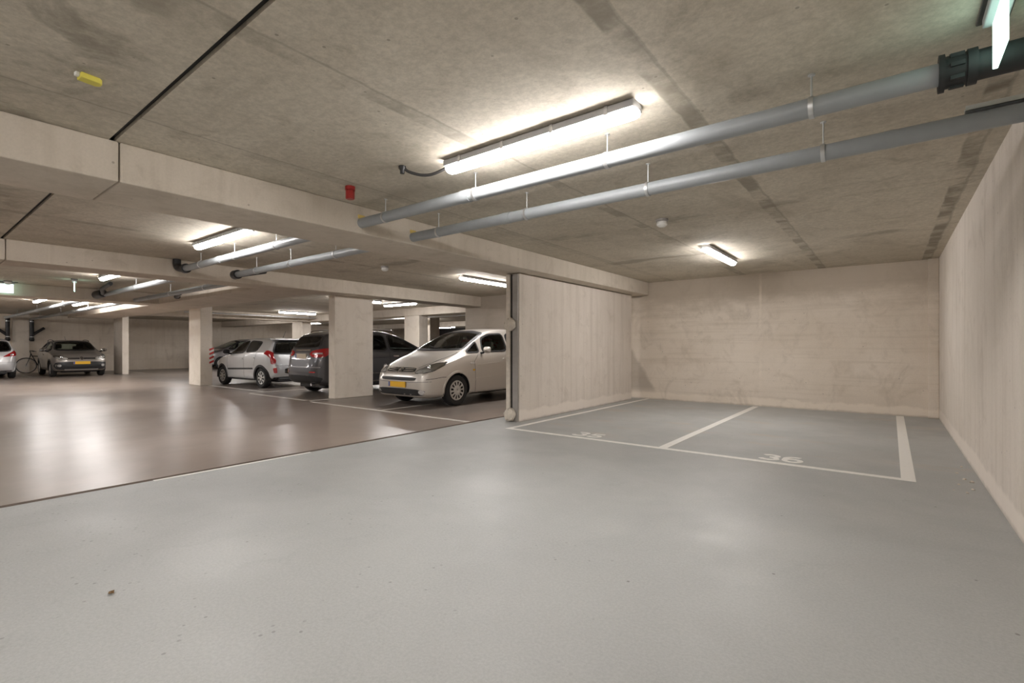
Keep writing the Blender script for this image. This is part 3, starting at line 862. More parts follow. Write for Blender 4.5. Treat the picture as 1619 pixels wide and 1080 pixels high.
    def ring(s, name, poly, ax, mat, width=.035, h=.006, it=2, shift=.5, parent=None, step=.04, rounded_done=False):
        P = dense(poly if rounded_done else rounded(poly, it), step)
        o_, i_ = offset(P, width * shift), offset(P, -width * (1 - shift))
        mid = [a.lerp(b, .5) for a, b in zip(o_, i_)]
        v, fs, n = [], [], len(P)
        for Q, e in ((o_, -.004), ([a.lerp(b, .12) for a, b in zip(o_, i_)], h), ([a.lerp(b, .88) for a, b in zip(o_, i_)], h), (i_, -.004)):
            v += [s.proj(q.x, q.y, ax, e) for q in Q]
        for r_ in range(3):
            for k in range(n): fs.append((r_ * n + k, r_ * n + (k + 1) % n, (r_ + 1) * n + (k + 1) % n, (r_ + 1) * n + k))
        return MB().add(v, fs).build(name, mat, parent or s.root, smooth=True, angle=60)
    def line(s, name, pts, ax, mat, width=.012, h=.003, parent=None):
        """open strip along a poly-line on the body"""
        P = [Vector(p) for p in pts]; D = []
        for a, b in zip(P[:-1], P[1:]):
            k = max(1, int((b - a).length / .05)); D += [a.lerp(b, t / k) for t in range(k)]
        D.append(P[-1]); v, fs = [], []
        for i, p in enumerate(D):
            t = (D[min(i + 1, len(D) - 1)] - D[max(i - 1, 0)]).normalized(); nrm = Vector((-t.y, t.x))
            for o, e in ((-width / 2, -.004), (-width * .38, h), (width * .38, h), (width / 2, -.004)):
                q = p + nrm * o; v.append(s.proj(q.x, q.y, ax, e))
        for i in range(len(D) - 1):
            for k in range(3): fs.append((i * 4 + k, i * 4 + k + 1, (i + 1) * 4 + k + 1, (i + 1) * 4 + k))
        return MB().add(v, fs).build(name, mat, parent or s.root, smooth=True)
    def window(s, name, poly, ax, glass='glass', seal=.045, xr=None):
        s.holes.append((offset(dense(rounded(poly), .05), -.012), ax, xr))
        g = s.patch(name, poly, ax, glass, .004, edge=.002)
        s.ring('window_seal', poly, ax, 'trim', seal, .007, parent=g, shift=.45)
        return g
    def body(s, mat):
        sp = s.spec; keep = []
        for f in s.F:
            c = sum((Vector(s.V[i]) for i in f), Vector()) / len(f)
            kill = False
            for P, ax, xr in s.holes:
                if ax == 'L' and c.y < .3 or ax == 'R' and c.y > -.3: continue
                if ax in 'LR' and inside(P, c.x, c.z): kill = True
                if ax in 'FB' and xr[0] < c.x < xr[1] and inside(P, c.y, c.z): kill = True
            for xw in (sp['xf'], sp['xr']):
                if abs(c.y) > sp['W'] / 2 - .26 and (c.x - xw) ** 2 + (c.z - sp['r']) ** 2 < sp['arch'] ** 2: kill = True
            if not kill: keep.append(f)
        MB().add(s.V, keep).build('body', mat, s.root, smooth=True, angle=50)
        # cabin: dark tub, roof lining, seats
        tub, vs = MB(), []
        x0, x1 = sp['cabin']
        R = [r for r in s.rings if x0 <= r[0] <= x1]
        nn = 22
        for x, half in R:
            row = [(a * .93, max(b, .24)) for a, b in half[:nn]]
            full = row[::-1] + [(-a, b) for a, b in row[1:]]
            vs += [(x, a, b) for a, b in full]
        m = 2 * nn - 1
        fs = [(i * m + k, i * m + k + 1, (i + 1) * m + k + 1, (i + 1) * m + k) for i in range(len(R) - 1) for k in range(m - 1)]
        fs += [tuple(range(m)), tuple((len(R) - 1) * m + k for k in range(m))]
        cab = MB().add(vs, fs).build('cabin_tub', 'trim', s.root)
        zs = s.f['belt'](x1 - .1)
        MB().box(x1 - .42, x1, -.62, .62, zs - .32, zs - .02).build('dashboard', 'black', cab, bevel=.05)
        for y in (-.36, .36):
            st = MB(); fx = sp.get('seat', .15)
            prof = [(fx + .25, .42), (fx + .28, .50), (fx - .20, .52), (fx - .42, 1.10), (fx - .54, 1.10), (fx - .36, .42)]
            st.prism([(a, b) for a, b in prof], y - .24, y + .24, 'y')
            so = st.build('seat', sp.get('seatmat', 'seat'), s.root, bevel=.06)
            MB().box(fx - .545, fx - .44, y - .13, y + .13, 1.13, 1.32).build('headrest', sp.get('headmat', sp.get('seatmat', 'seat')), so, bevel=.045)
        rb = MB(); bx = sp.get('rear_seat', -.85)
        rb.prism([(bx + .25, .42), (bx + .28, .52), (bx - .15, .54), (bx - .34, 1.06), (bx - .46, 1.06), (bx - .36, .42)], -.62, .62, 'y')
        ro = rb.build('rear_seat', sp.get('seatmat', 'seat'), s.root, bevel=.06)
        for y in (-.36, .36): MB().box(bx - .47, bx - .38, y - .12, y + .12, 1.08, 1.24).build('headrest', sp.get('seatmat', 'seat'), ro, bevel=.04)
        wh = []
        cx, cy, cz = x1 - .52, .36, zs - .02
        wp = [(cx + .09 * math.cos(t) , cy + .18 * math.sin(t), cz + .16 * math.cos(t)) for t in np.linspace(0, 2 * PI, 25)]
        so = MB().tube(wp, .016, 8, cap=False).build('steering_wheel', 'black', s.root, smooth=True)
        MB().tube([(cx, cy, cz), (cx + .25, cy, cz - .12)], .03, 8).build('column', 'black', so, smooth=True)
        # underbody and wheel wells
        MB().box(sp['xr'] - .5, sp['xf'] + .45, -sp['W'] / 2 + .30, sp['W'] / 2 - .30, .17, .30).build('underbody', 'black', s.root, bevel=.03)
        for xw in (sp['xf'], sp['xr']):
            for sg in (-1, 1):
                yo = sg * (sp['W'] / 2 - .035); yi = sg * (sp['W'] / 2 - .33)
                pr = [(sp['arch'] + .012, yo), (sp['arch'] + .012, yi), (.02, yi)]
                v, fs = [], []; seg = 30
                for rr, yy in pr:
                    for k in range(seg + 1):
                        a = PI * 1.12 * k / seg - .06 * PI
                        v.append((xw + rr * math.cos(a), yy, sp['r'] + rr * math.sin(a)))
                for i in range(2):
                    for k in range(seg): fs.append((i * (seg + 1) + k, i * (seg + 1) + k + 1, (i + 1) * (seg + 1) + k + 1, (i + 1) * (seg + 1) + k))
                MB().add(v, fs).build('wheel_well', 'trim', s.root)
                ax = 'L' if sg > 0 else 'R'
                # arch lip
                arc = [Vector((xw + (sp['arch'] + .004) * math.cos(a), sp['r'] + (sp['arch'] + .004) * math.sin(a))) for a in np.linspace(-.12 * PI, 1.12 * PI, 40)]
                arc = [p for p in arc if p.y > sp['clear'] - .01]
                s.line('arch_lip', [tuple(p) for p in arc], ax, sp.get('lip', mat), sp.get('lipw', .05), .010)
                s.wheel(xw, sg)
    def wheel(s, xw, sg):
        sp = s.spec; r, w_ = sp['r'], sp.get('tw', .195)
        yc = sg * (sp['W'] / 2 - .025 - w_ / 2)
        if not hasattr(s, 'wm'): s.wm = {}
        rr = r * .655
        def mk(sg):
            prof = [(rr, -w_ / 2 + .02), (r * .80, -w_ / 2), (r * .93, -w_ / 2 + .008), (r * .99, -w_ / 2 + .035), (r, -w_ / 4), (r * .992, -w_ / 4 + .004), (r, -w_ / 4 + .01), (r, 0), (r * .992, .004), (r, .01), (r, w_ / 4),
                    (r * .99, w_ / 2 - .035), (r * .93, w_ / 2 - .008), (r * .80, w_ / 2), (rr, w_ / 2 - .02), (rr * .97, 0), (rr, -w_ / 2 + .02)]
            t = MB().lathe(prof, 'y', (0, 0, 0), 40).build('wheel', 'tyre', s.root, smooth=True)
            # wheel cover: dished disc with openings
            n = sp.get('spokes', 10); yo = sg * (w_ / 2 - .012)
            MB().lathe([(0, yo - sg * .055), (rr, yo - sg * .055)], 'y', (0, 0, 0), 40).build('wheel_back', 'black', t)
            v, fs = [], []; seg = n * 6
            rad = [(.0, .0), (rr * .22, .012), (rr * .42, .008), (rr * .50, .004), (rr * .78, .0), (rr * .86, .002), (rr * .98, -.004), (rr * 1.0, -.02)]
            ns = sp.get('open', 3)
            for q, (ra, h) in enumerate(rad):
                for k in range(seg):
                    a = 2 * PI * (k + .5) / seg
                    v.append((ra * math.cos(a), yo + sg * h, ra * math.sin(a)))
            for q in range(len(rad) - 1):
                for k in range(seg):
                    if q in sp.get('open_rings', (3,)) and (k % 6) < ns: continue
                    fs.append((q * seg + k, q * seg + (k + 1) % seg, (q + 1) * seg + (k + 1) % seg, (q + 1) * seg + k))
            o = MB().add(v, fs).build('wheel_cover', sp.get('rim', 'alloy'), t, smooth=True)
            md = o.modifiers.new('t', 'SOLIDIFY'); md.thickness = .008
            return t
        if sg not in s.wm:
            t = s.wm[sg] = mk(sg)
        else:
            o = s.wm[sg]; t = o.copy(); C.objects.link(t); t.parent = s.root
            for c in o.children: d = c.copy(); C.objects.link(d); d.parent = t
        t.location = (xw, yc, r)
    def mirror(s, x, z, mat, capmat):
        for sg in (-1, 1):
            y = abs(s.proj(x, z, 'L', 0).y)
            m = MB(); vs, fs = [], []
            prof = [(.0, .01), (.035, .5), (.06, .85), (.075, 1), (.085, .97), (.09, .0)]
            for dx, k in prof:
                for q in range(16):
                    a = 2 * PI * q / 16; ca, sa = math.cos(a), math.sin(a)
                    vs.append((x + .05 - dx, sg * (y + .155 + .105 * k * math.copysign(abs(ca) ** .7, ca)), z + .075 + .07 * k * math.copysign(abs(sa) ** .7, sa)))
            for i in range(len(prof) - 1):
                for q in range(16): fs.append((i * 16 + q, i * 16 + (q + 1) % 16, (i + 1) * 16 + (q + 1) % 16, (i + 1) * 16 + q))
            o = MB().add(vs, fs).build('door_mirror', capmat, s.root, smooth=True)
            MB().tube([(x - .01, sg * (y - .03), z), (x, sg * (y + .08), z + .02)], [.03, .022], 8).build('mirror_arm', 'trim', o, smooth=True)
    def both(s, fn, *a, **k):
        for ax in 'LR': fn(*(a[:2] + (ax,) + a[2:]), **k)
    def plate(s, ax, z, mat, w_=.26, y=0., h=.055, eps=.02):
        P = [(y - w_, z - h), (y + w_, z - h), (y + w_, z + h), (y - w_, z + h)]
        c = s.proj(y, z, ax, eps); sg = 1 if ax == 'F' else -1
        m = MB().box(c.x - .008, c.x + .008, y - w_, y + w_, z - h, z + h)
        o = m.build('number_plate', mat, s.root, bevel=.003)
        yb = y - sg * (w_ - .025) * (1 if ax == 'F' else 1)
        MB().box(c.x + sg * .0085 - .001, c.x + sg * .0085 + .001, yb - .022, yb + .022, z - h * .9, z + h * .9).build('plate_band', 'blue', o)
        return o
def mirr(poly): return [(-a, b) for a, b in poly][::-1]

def headlamps(c, poly, lens_eps=.012, inner=True):
    for P in (poly, mirr(poly)):
        o = c.patch('headlamp', P, 'F', 'lamp_bowl', .004)
        if inner:
            cy = sum(p[0] for p in P) / len(P); cz = sum(p[1] for p in P) / len(P)
            q = c.proj(cy, cz, 'F', .006)
            MB().lathe([(0, .012), (.03, .010), (.042, 0), (.055, .004), (.058, -.01)], 'x', tuple(q), 20).build('lamp_bulb', 'chrome', o, smooth=True)
        c.patch('lamp_lens', P, 'F', 'lens', lens_eps, parent=o, edge=-.002)
        c.ring('lamp_edge', P, 'F', 'trim', .012, .006, parent=o)
def doorlines(c, lines, handles, hmat):
    for ax in 'LR':
        for ln in lines: c.line('door_seam', ln, ax, 'trim', .010, .0015)
        for (x, z) in handles:
            c.patch('door_handle', [(x - .09, z - .018), (x + .09, z - .018), (x + .09, z + .018), (x - .09, z + .018)], ax, hmat, .022)

# --- silver people carrier beside the partition ---------------------------
SP_A = dict(L=4.28, W=1.75, r=.315, arch=.375, xf=1.30, xr=-1.44, clear=.20, cabin=(-1.6, 1.15), seat=.25, rear_seat=-.75, seatmat='seat', headmat='seat_light',
    spokes=12, open=3, open_rings=(3, 4),
    top=[(2.14, .56), (2.12, .64), (2.05, .735), (1.9, .835), (1.6, .975), (1.25, 1.10), (1.1, 1.165), (.55, 1.44), (.25, 1.55), (-.2, 1.625), (-.7, 1.64), (-1.3, 1.61), (-1.75, 1.54), (-1.90, 1.43), (-2.02, 1.10), (-2.1, .85), (-2.14, .62)],
    bot=[(2.14, .40), (2.12, .27), (2.05, .205), (1.9, .19), (1.3, .20), (-1.3, .2), (-1.9, .24), (-2.1, .36), (-2.14, .5)],
    belt=[(2.14, .50), (2.05, .65), (1.8, .79), (1.4, .92), (1.0, 1.02), (.5, 1.05), (-1.2, 1.09), (-1.9, 1.07), (-2.1, .8), (-2.14, .58)],
    w=[(2.14, .50), (2.12, .60), (2.05, .71), (1.9, .80), (1.7, .845), (1.3, .87), (0, .875), (-1.4, .87), (-1.8, .84), (-2.02, .78), (-2.1, .68), (-2.14, .5)],
    wt=[(2.14, .40), (2.05, .62), (1.8, .70), (1.4, .735), (1.1, .745), (.5, .66), (.1, .61), (-1.3, .61), (-1.8, .6), (-2.05, .6), (-2.14, .4)],
    drop=[(2.14, .015), (1.9, .05), (1.2, .075), (.6, .085), (0, .06), (-1.6, .06), (-2.05, .03), (-2.14, .02)])
def car_a():
    root = thing('people_carrier', 'silver-beige people carrier with yellow plate parked right behind the partition wall', 'car', (-7.82, 8.50, 0), -PI / 2)
    c = Car(root, SP_A); pm = 'p_silverbeige'
    ws = [(-.70, 1.15), (-.35, 1.135), (0, 1.13), (.35, 1.135), (.70, 1.15), (.66, 1.30), (.585, 1.50), (.3, 1.545), (0, 1.555), (-.3, 1.545), (-.585, 1.50), (-.66, 1.30)]
    c.window('windscreen', ws, 'F', 'glass', .05, (.05, 1.25))
    MB().tube([(1.12, -.1, 1.16), (.98, .35, 1.225), (.95, .62, 1.24)], .008, 6).build('wiper', 'black', root)
    MB().tube([(1.12, .45, 1.15), (1.10, .0, 1.18), (1.0, -.30, 1.225)], .008, 6).build('wiper', 'black', root)
    for ax in 'LR':
        c.window('quarter_window', [(1.02, 1.075), (.60, 1.085), (.60, 1.33)], ax, 'glass', .04)
        c.window('front_door_window', [(.50, 1.09), (-.36, 1.11), (-.36, 1.50), (.10, 1.485), (.40, 1.39)], ax, 'glass', .045)
        c.window('rear_door_window', [(-.45, 1.115), (-1.16, 1.13), (-1.16, 1.49), (-.45, 1.505)], ax, 'glass_dark', .045)
        c.window('rear_quarter_window', [(-1.25, 1.135), (-1.68, 1.15), (-1.60, 1.42), (-1.25, 1.48)], ax, 'glass_dark', .04)
        c.patch('side_moulding', [(.78, .47), (-.38, .47), (-.38, .55), (.78, .55)], ax, pm, .014)
        c.patch('side_moulding', [(-.46, .47), (-1.0, .47), (-1.0, .55), (-.46, .55)], ax, pm, .014)
        c.line('waist_crease', [(.7, .82), (0, .86), (-1.2, .90)], ax, pm, .02, .004)
        c.patch('model_badge', [(.94, .845), (.80, .85), (.80, .875), (.94, .87)], ax, 'chrome', .006, 0)
        c.patch('side_repeater', [(.86, .70), (.80, .70), (.80, .735), (.86, .735)], ax, 'plate', .006)
        c.line('sill_edge', [(.86, .225), (-1.0, .225)], ax, 'trim', .03, .004)
        c.line('bumper_seam', [(2.04, .56), (1.72, .60), (1.62, .60)], ax, 'trim', .012, .002)
    c.window('rear_window', [(-.6, 1.12), (.6, 1.12), (.52, 1.46), (-.52, 1.46)], 'B', 'glass_dark', .04, (-2.1, -1.6))
    doorlines(c, [[(.76, .25), (.80, .9), (.66, 1.04)], [(-.41, .25), (-.41, 1.06)], [(-1.2, .6), (-1.22, 1.08)]], [(-.24, .93), (-1.02, .95)], pm)
    # bonnet edges
    c.line('bonnet_seam', [(1.98, .44), (1.75, .60), (1.45, .67), (1.15, .70)], 'T', 'trim', .012, .002)
    c.line('bonnet_seam', [(1.98, -.44), (1.75, -.60), (1.45, -.67), (1.15, -.70)], 'T', 'trim', .012, .002)
    headlamps(c, [(.44, .685), (.62, .675), (.78, .72), (.825, .83), (.79, .90), (.66, .86), (.52, .775)])
    g = c.patch('upper_grille', [(-.44, .70), (.44, .70), (.40, .785), (-.40, .785)], 'F', 'trim', .003)
    for z in (.728, .765):
        for sg in (-1, 1): c.line('grille_bar', [(sg * .10, z - .01), (sg * .38, z)], 'F', 'chrome', .018, .010, parent=g)
    for dz in (0, .042):
        c.line('emblem', [(-.065, .692 + dz), (0, .735 + dz), (.065, .692 + dz)], 'F', 'chrome', .026, .016, parent=g)
    c.patch('bumper_grille', [(-.50, .535), (.50, .535), (.53, .60), (-.53, .60)], 'F', 'black', .004)
    li = c.patch('lower_intake', [(-.66, .245), (.66, .245), (.71, .345), (.5, .375), (-.5, .375), (-.71, .345)], 'F', 'black', .004)
    for z in (.28, .315, .348): c.line('intake_slat', [(-.5, z), (.5, z)], 'F', 'trim', .014, .009, parent=li)
    for sg in (-1, 1):
        P = [(sg * .64 + .055 * math.cos(a), .315 + .045 * math.sin(a)) for a in np.linspace(0, 2 * PI, 13)[:-1]]
        c.patch('fog_lamp', P, 'F', 'fog', .010, 0)
    c.line('bumper_strip', [(-.78, .52), (-.4, .505), (.4, .505), (.78, .52)], 'F', 'p_grey', .012, .003)
    c.plate('F', .455, 'plate', .255)
    for sg in (-1, 1): c.patch('tail_lamp', [(sg * .55, 1.0), (sg * .76, 1.0), (sg * .74, 1.38), (sg * .60, 1.38)], 'B', 'tail', .01)
    c.mirror(.56, 1.06, pm, pm)
    c.body(pm)
car_a()

# --- dark people carrier behind the column ---------------------------------
SP_B = dict(L=4.45, W=1.82, r=.325, arch=.375, xf=1.33, xr=-1.38, clear=.22, cabin=(-1.6, 1.0), seat=.1, rear_seat=-.85, seatmat='seat', spokes=5, open=3, lipw=.05,
    top=[(2.225, .56), (2.2, .70), (2.1, .82), (1.8, .97), (1.35, 1.07), (1.2, 1.13), (.6, 1.42), (.25, 1.56), (-.2, 1.64), (-.8, 1.655), (-1.5, 1.60), (-1.82, 1.53), (-1.95, 1.36), (-2.1, 1.10), (-2.17, .92), (-2.2, .72), (-2.225, .60)],
    bot=[(2.225, .40), (2.15, .24), (1.9, .20), (-1.5, .22), (-1.9, .26), (-2.12, .33), (-2.225, .5)],
    belt=[(2.225, .5), (2.1, .74), (1.7, .88), (1.2, .99), (.5, 1.04), (-1.2, 1.09), (-1.95, 1.09), (-2.15, .84), (-2.225, .57)],
    w=[(2.225, .5), (2.15, .68), (1.9, .83), (1.4, .90), (0, .91), (-1.4, .905), (-1.75, .87), (-1.95, .81), (-2.1, .72), (-2.18, .60), (-2.225, .46)],
    wt=[(2.225, .4), (2.1, .64), (1.8, .72), (1.2, .77), (.6, .68), (.2, .62), (-1.3, .62), (-1.8, .60), (-2.05, .63), (-2.225, .4)],
    drop=[(2.225, .015), (1.9, .05), (1.2, .07), (.6, .085), (0, .06), (-1.6, .06), (-2.1, .03), (-2.225, .015)])
def car_b():
    root = thing('people_carrier', 'dark grey people carrier behind the wide near column, red tail lamp towards the aisle', 'car', (-11.58, 8.60, 0), PI / 2 - .03)
    c = Car(root, SP_B); pm = 'p_dark'
    c.window('windscreen', [(-.72, 1.14), (0, 1.12), (.72, 1.14), (.68, 1.28), (.60, 1.50), (0, 1.56), (-.60, 1.50), (-.68, 1.28)], 'F', 'glass', .05, (.1, 1.3))
    for ax in 'LR':
        c.window('front_door_window', [(1.0, 1.06), (-.1, 1.09), (-.1, 1.52), (.22, 1.49), (.6, 1.33)], ax, 'glass', .045)
        c.window('rear_door_window', [(-.19, 1.09), (-1.05, 1.12), (-1.05, 1.51), (-.19, 1.53)], ax, 'glass_dark', .045)
        c.window('rear_quarter_window', [(-1.14, 1.12), (-1.70, 1.15), (-1.56, 1.46), (-1.14, 1.50)], ax, 'glass_dark', .04)
        c.line('side_moulding', [(.82, .50), (-.95, .52)], ax, 'chrome', .03, .010)
        c.line('sill_edge', [(.90, .25), (-.95, .25)], ax, 'trim', .08, .006)
        c.line('chrome_sill', [(.92, .315), (-.95, .315)], ax, 'chrome', .02, .008)
        c.line('waist_crease', [(1.1, .88), (-1.6, .95)], ax, pm, .022, .005)
    doorlines(c, [[(.92, .3), (.96, 1.0)], [(-.14, .3), (-.14, 1.05)], [(-1.05, .65), (-1.1, 1.08)]], [(.05, .95), (-.95, .97)], 'chrome')
    c.window('rear_window', [(-.66, 1.16), (.66, 1.16), (.56, 1.48), (-.56, 1.48)], 'B', 'glass_dark', .04, (-2.15, -1.7))
    for P in ([(.40, 1.00), (.60, .93), (.80, .95), (.83, 1.08), (.78, 1.17), (.56, 1.10), (.42, 1.08)],):
        for Q in (P, mirr(P)):
            o = c.patch('tail_lamp', Q, 'B', 'tail', .014)
            cy = sum(p[0] for p in Q) / len(Q)
            c.line('clear_band', [(cy - .13, 1.035), (cy + .11, 1.03)], 'B', 'tail_clear', .045, .018, parent=o)
    c.line('tailgate_trim', [(-.36, 1.115), (.36, 1.115)], 'B', 'chrome', .04, .014)
    c.patch('plate_recess', [(-.34, .88), (.34, .88), (.34, 1.06), (-.34, 1.06)], 'B', 'p_grey', .004)
    c.plate('B', .97, 'plate_old', .26, 0, .06, .012)
    c.line('bumper_step', [(-.75, .70), (.75, .70)], 'B', 'p_grey', .03, .016)
    c.patch('bumper_valance', [(-.70, .30), (.70, .30), (.78, .44), (.6, .50), (-.6, .50), (-.78, .44)], 'B', 'black', .006)
    for sg in (-1, 1): c.patch('reflector', [(sg * .50, .57), (sg * .66, .57), (sg * .66, .60), (sg * .50, .60)], 'B', 'tail', .012)
    MB().tube([(-2.16, -.48, .28), (-1.95, -.48, .28)], .035, 14).build('exhaust_pipe', 'chrome', root, smooth=True)
    for sg in (-1, 1):
        m = MB().tube(curve_pts([(.2, sg * .60, 1.59), (.05, sg * .60, 1.655), (-.7, sg * .60, 1.67), (-1.45, sg * .59, 1.63), (-1.6, sg * .59, 1.58)]), .016, 8)
        m.build('roof_rail', 'chrome', root, smooth=True)
    headlamps(c, [(.48, .70), (.70, .70), (.83, .80), (.80, .90), (.6, .84)])
    c.patch('front_grille', [(-.4, .62), (.4, .62), (.44, .76), (-.44, .76)], 'F', 'trim', .004)
    c.plate('F', .50, 'plate')
    c.mirror(.86, 1.06, pm, pm)
    c.body(pm)
car_b()

# --- small silver hatchback --------------------------------------------------
SP_C = dict(L=3.6, W=1.60, r=.295, arch=.345, xf=1.13, xr=-1.25, clear=.20, cabin=(-1.3, .85), seat=-.05, rear_seat=-.8, seatmat='seat', spokes=8, open=3, lip='trim', lipw=.075, rim='alloy', open_rings=(2, 3, 4),
    top=[(1.8, .56), (1.77, .66), (1.68, .76), (1.45, .90), (1.0, .99), (.86, 1.04), (.35, 1.33), (.1, 1.42), (-.3, 1.475), (-.9, 1.475), (-1.35, 1.44), (-1.56, 1.38), (-1.65, 1.12), (-1.70, .98), (-1.76, .80), (-1.8, .60)],
    bot=[(1.8, .40), (1.74, .25), (1.5, .20), (-1.3, .21), (-1.6, .25), (-1.75, .34), (-1.8, .48)],
    belt=[(1.8, .48), (1.65, .70), (1.3, .84), (.8, .93), (0, .98), (-1.0, 1.05), (-1.55, 1.04), (-1.74, .78), (-1.8, .55)],
    w=[(1.8, .45), (1.72, .60), (1.5, .72), (1.1, .785), (0, .80), (-1.1, .80), (-1.45, .775), (-1.62, .72), (-1.74, .62), (-1.8, .48)],
    wt=[(1.8, .36), (1.7, .54), (1.4, .62), (.9, .66), (.3, .58), (0, .55), (-1.0, .55), (-1.45, .55), (-1.62, .60), (-1.8, .36)],
    drop=[(1.8, .015), (1.5, .05), (.9, .07), (.3, .08), (-.2, .06), (-1.3, .06), (-1.7, .025), (-1.8, .015)])
def car_c():
    root = thing('hatchback', 'small silver hatchback with boomerang red tail lamps and black wheel arch trims', 'car', (-15.82, 7.52, 0), PI + .04)
    c = Car(root, SP_C); pm = 'p_silver'
    c.window('windscreen', [(-.62, 1.05), (0, 1.03), (.62, 1.05), (.52, 1.36), (0, 1.41), (-.52, 1.36)], 'F', 'glass', .05, (0, .95))
    for ax in 'LR':
        c.window('front_door_window', [(.70, .985), (-.28, 1.025), (-.28, 1.385), (.05, 1.36), (.33, 1.25)], ax, 'glass_dark', .04)
        c.window('rear_door_window', [(-.34, 1.03), (-1.0, 1.075), (-1.06, 1.35), (-.34, 1.385)], ax, 'glass_dark', .04)
        c.line('side_moulding', [(.68, .52), (-.86, .56)], ax, 'trim', .05, .012)
        c.line('sill_edge', [(.74, .235), (-.86, .235)], ax, 'trim', .05, .006)
    doorlines(c, [[(.72, .3), (.76, .9)], [(-.31, .3), (-.31, 1.0)], [(-.9, .65), (-1.02, 1.04)]], [(-.18, .84), (-.86, .88)], pm)
    c.window('rear_window', [(-.58, 1.0), (0, .985), (.58, 1.0), (.60, 1.10), (.50, 1.36), (-.50, 1.36), (-.60, 1.10)], 'B', 'glass_dark', .05, (-1.75, -1.35))
    MB().prism([(-1.36, 1.455), (-1.68, 1.435), (-1.69, 1.405), (-1.42, 1.39)], -.56, .56, 'y').build('roof_spoiler', pm, root, bevel=.012)
    MB().tube([(-1.1, 0, 1.48), (-1.24, 0, 1.68)], [.008, .004], 6).build('antenna', 'black', root)
    T = [(.60, 1.02), (.70, 1.10), (.765, 1.0), (.70, .88), (.685, .70), (.60, .70), (.575, .80), (.62, .92)]
    for Q in (T, mirr(T)): c.patch('tail_lamp', Q, 'B', 'tail', .018)
    for sg in (-1, 1):
        c.patch('reflector', [(sg * .55, .44), (sg * .63, .44), (sg * .65, .58), (sg * .57, .60)], 'B', 'tail', .012)
    P = [(.075 * math.cos(a), .865 + .038 * math.sin(a)) for a in np.linspace(0, 2 * PI, 17)[:-1]]
    c.patch('emblem', P, 'B', 'black', .012, 0)
    c.ring('emblem_rim', P, 'B', 'chrome', .012, .016, 0)
    c.patch('plate_recess', [(-.34, .42), (.34, .42), (.34, .58), (-.34, .58)], 'B', 'black', .004)
    c.plate('B', .50, 'plate', .255, 0, .055, .012)
    c.line('tailgate_seam', [(-.60, .66), (.60, .66)], 'B', 'trim', .010, .002)
    c.line('bumper_edge', [(-.62, .29), (.62, .29)], 'B', 'trim', .06, .006)
    headlamps(c, [(.40, .66), (.62, .70), (.72, .84), (.60, .84), (.42, .74)])
    c.patch('front_grille', [(-.35, .60), (.35, .60), (.33, .68), (-.33, .68)], 'F', 'trim', .004)
    c.plate('F', .48, 'plate')
    c.mirror(.62, .98, pm, 'black')
    c.body(pm)
car_c()

# --- grey-brown hatchback, nose towards the viewer ---------------------------
SP_D = dict(L=4.0, W=1.74, r=.31, arch=.365, xf=1.18, xr=-1.28, clear=.24, cabin=(-1.4, .95), seat=0., rear_seat=-.85, seatmat='black', spokes=5, open=3, lip='trim', lipw=.07,
    top=[(2.0, .60), (1.97, .72), (1.88, .80), (1.6, .92), (1.05, 1.02), (.92, 1.06), (.35, 1.36), (.05, 1.46), (-.4, 1.495), (-1.1, 1.475), (-1.6, 1.38), (-1.78, 1.10), (-1.93, .85), (-2, .6)],
    bot=[(2.0, .42), (1.94, .28), (1.7, .23), (-1.5, .24), (-1.9, .32), (-2, .48)],
    belt=[(2, .52), (1.88, .74), (1.5, .87), (1.0, .97), (.3, 1.0), (-1.2, 1.05), (-1.7, 1.04), (-1.92, .78), (-2, .55)],
    w=[(2, .55), (1.95, .68), (1.8, .78), (1.4, .85), (0, .87), (-1.3, .865), (-1.7, .82), (-1.9, .70), (-2, .5)],
    wt=[(2, .42), (1.9, .62), (1.5, .70), (1.0, .72), (.4, .63), (0, .59), (-1.2, .59), (-1.7, .57), (-2, .4)],
    drop=[(2, .015), (1.7, .05), (1.0, .07), (.4, .085), (-.2, .06), (-1.5, .06), (-1.9, .03), (-2, .015)])
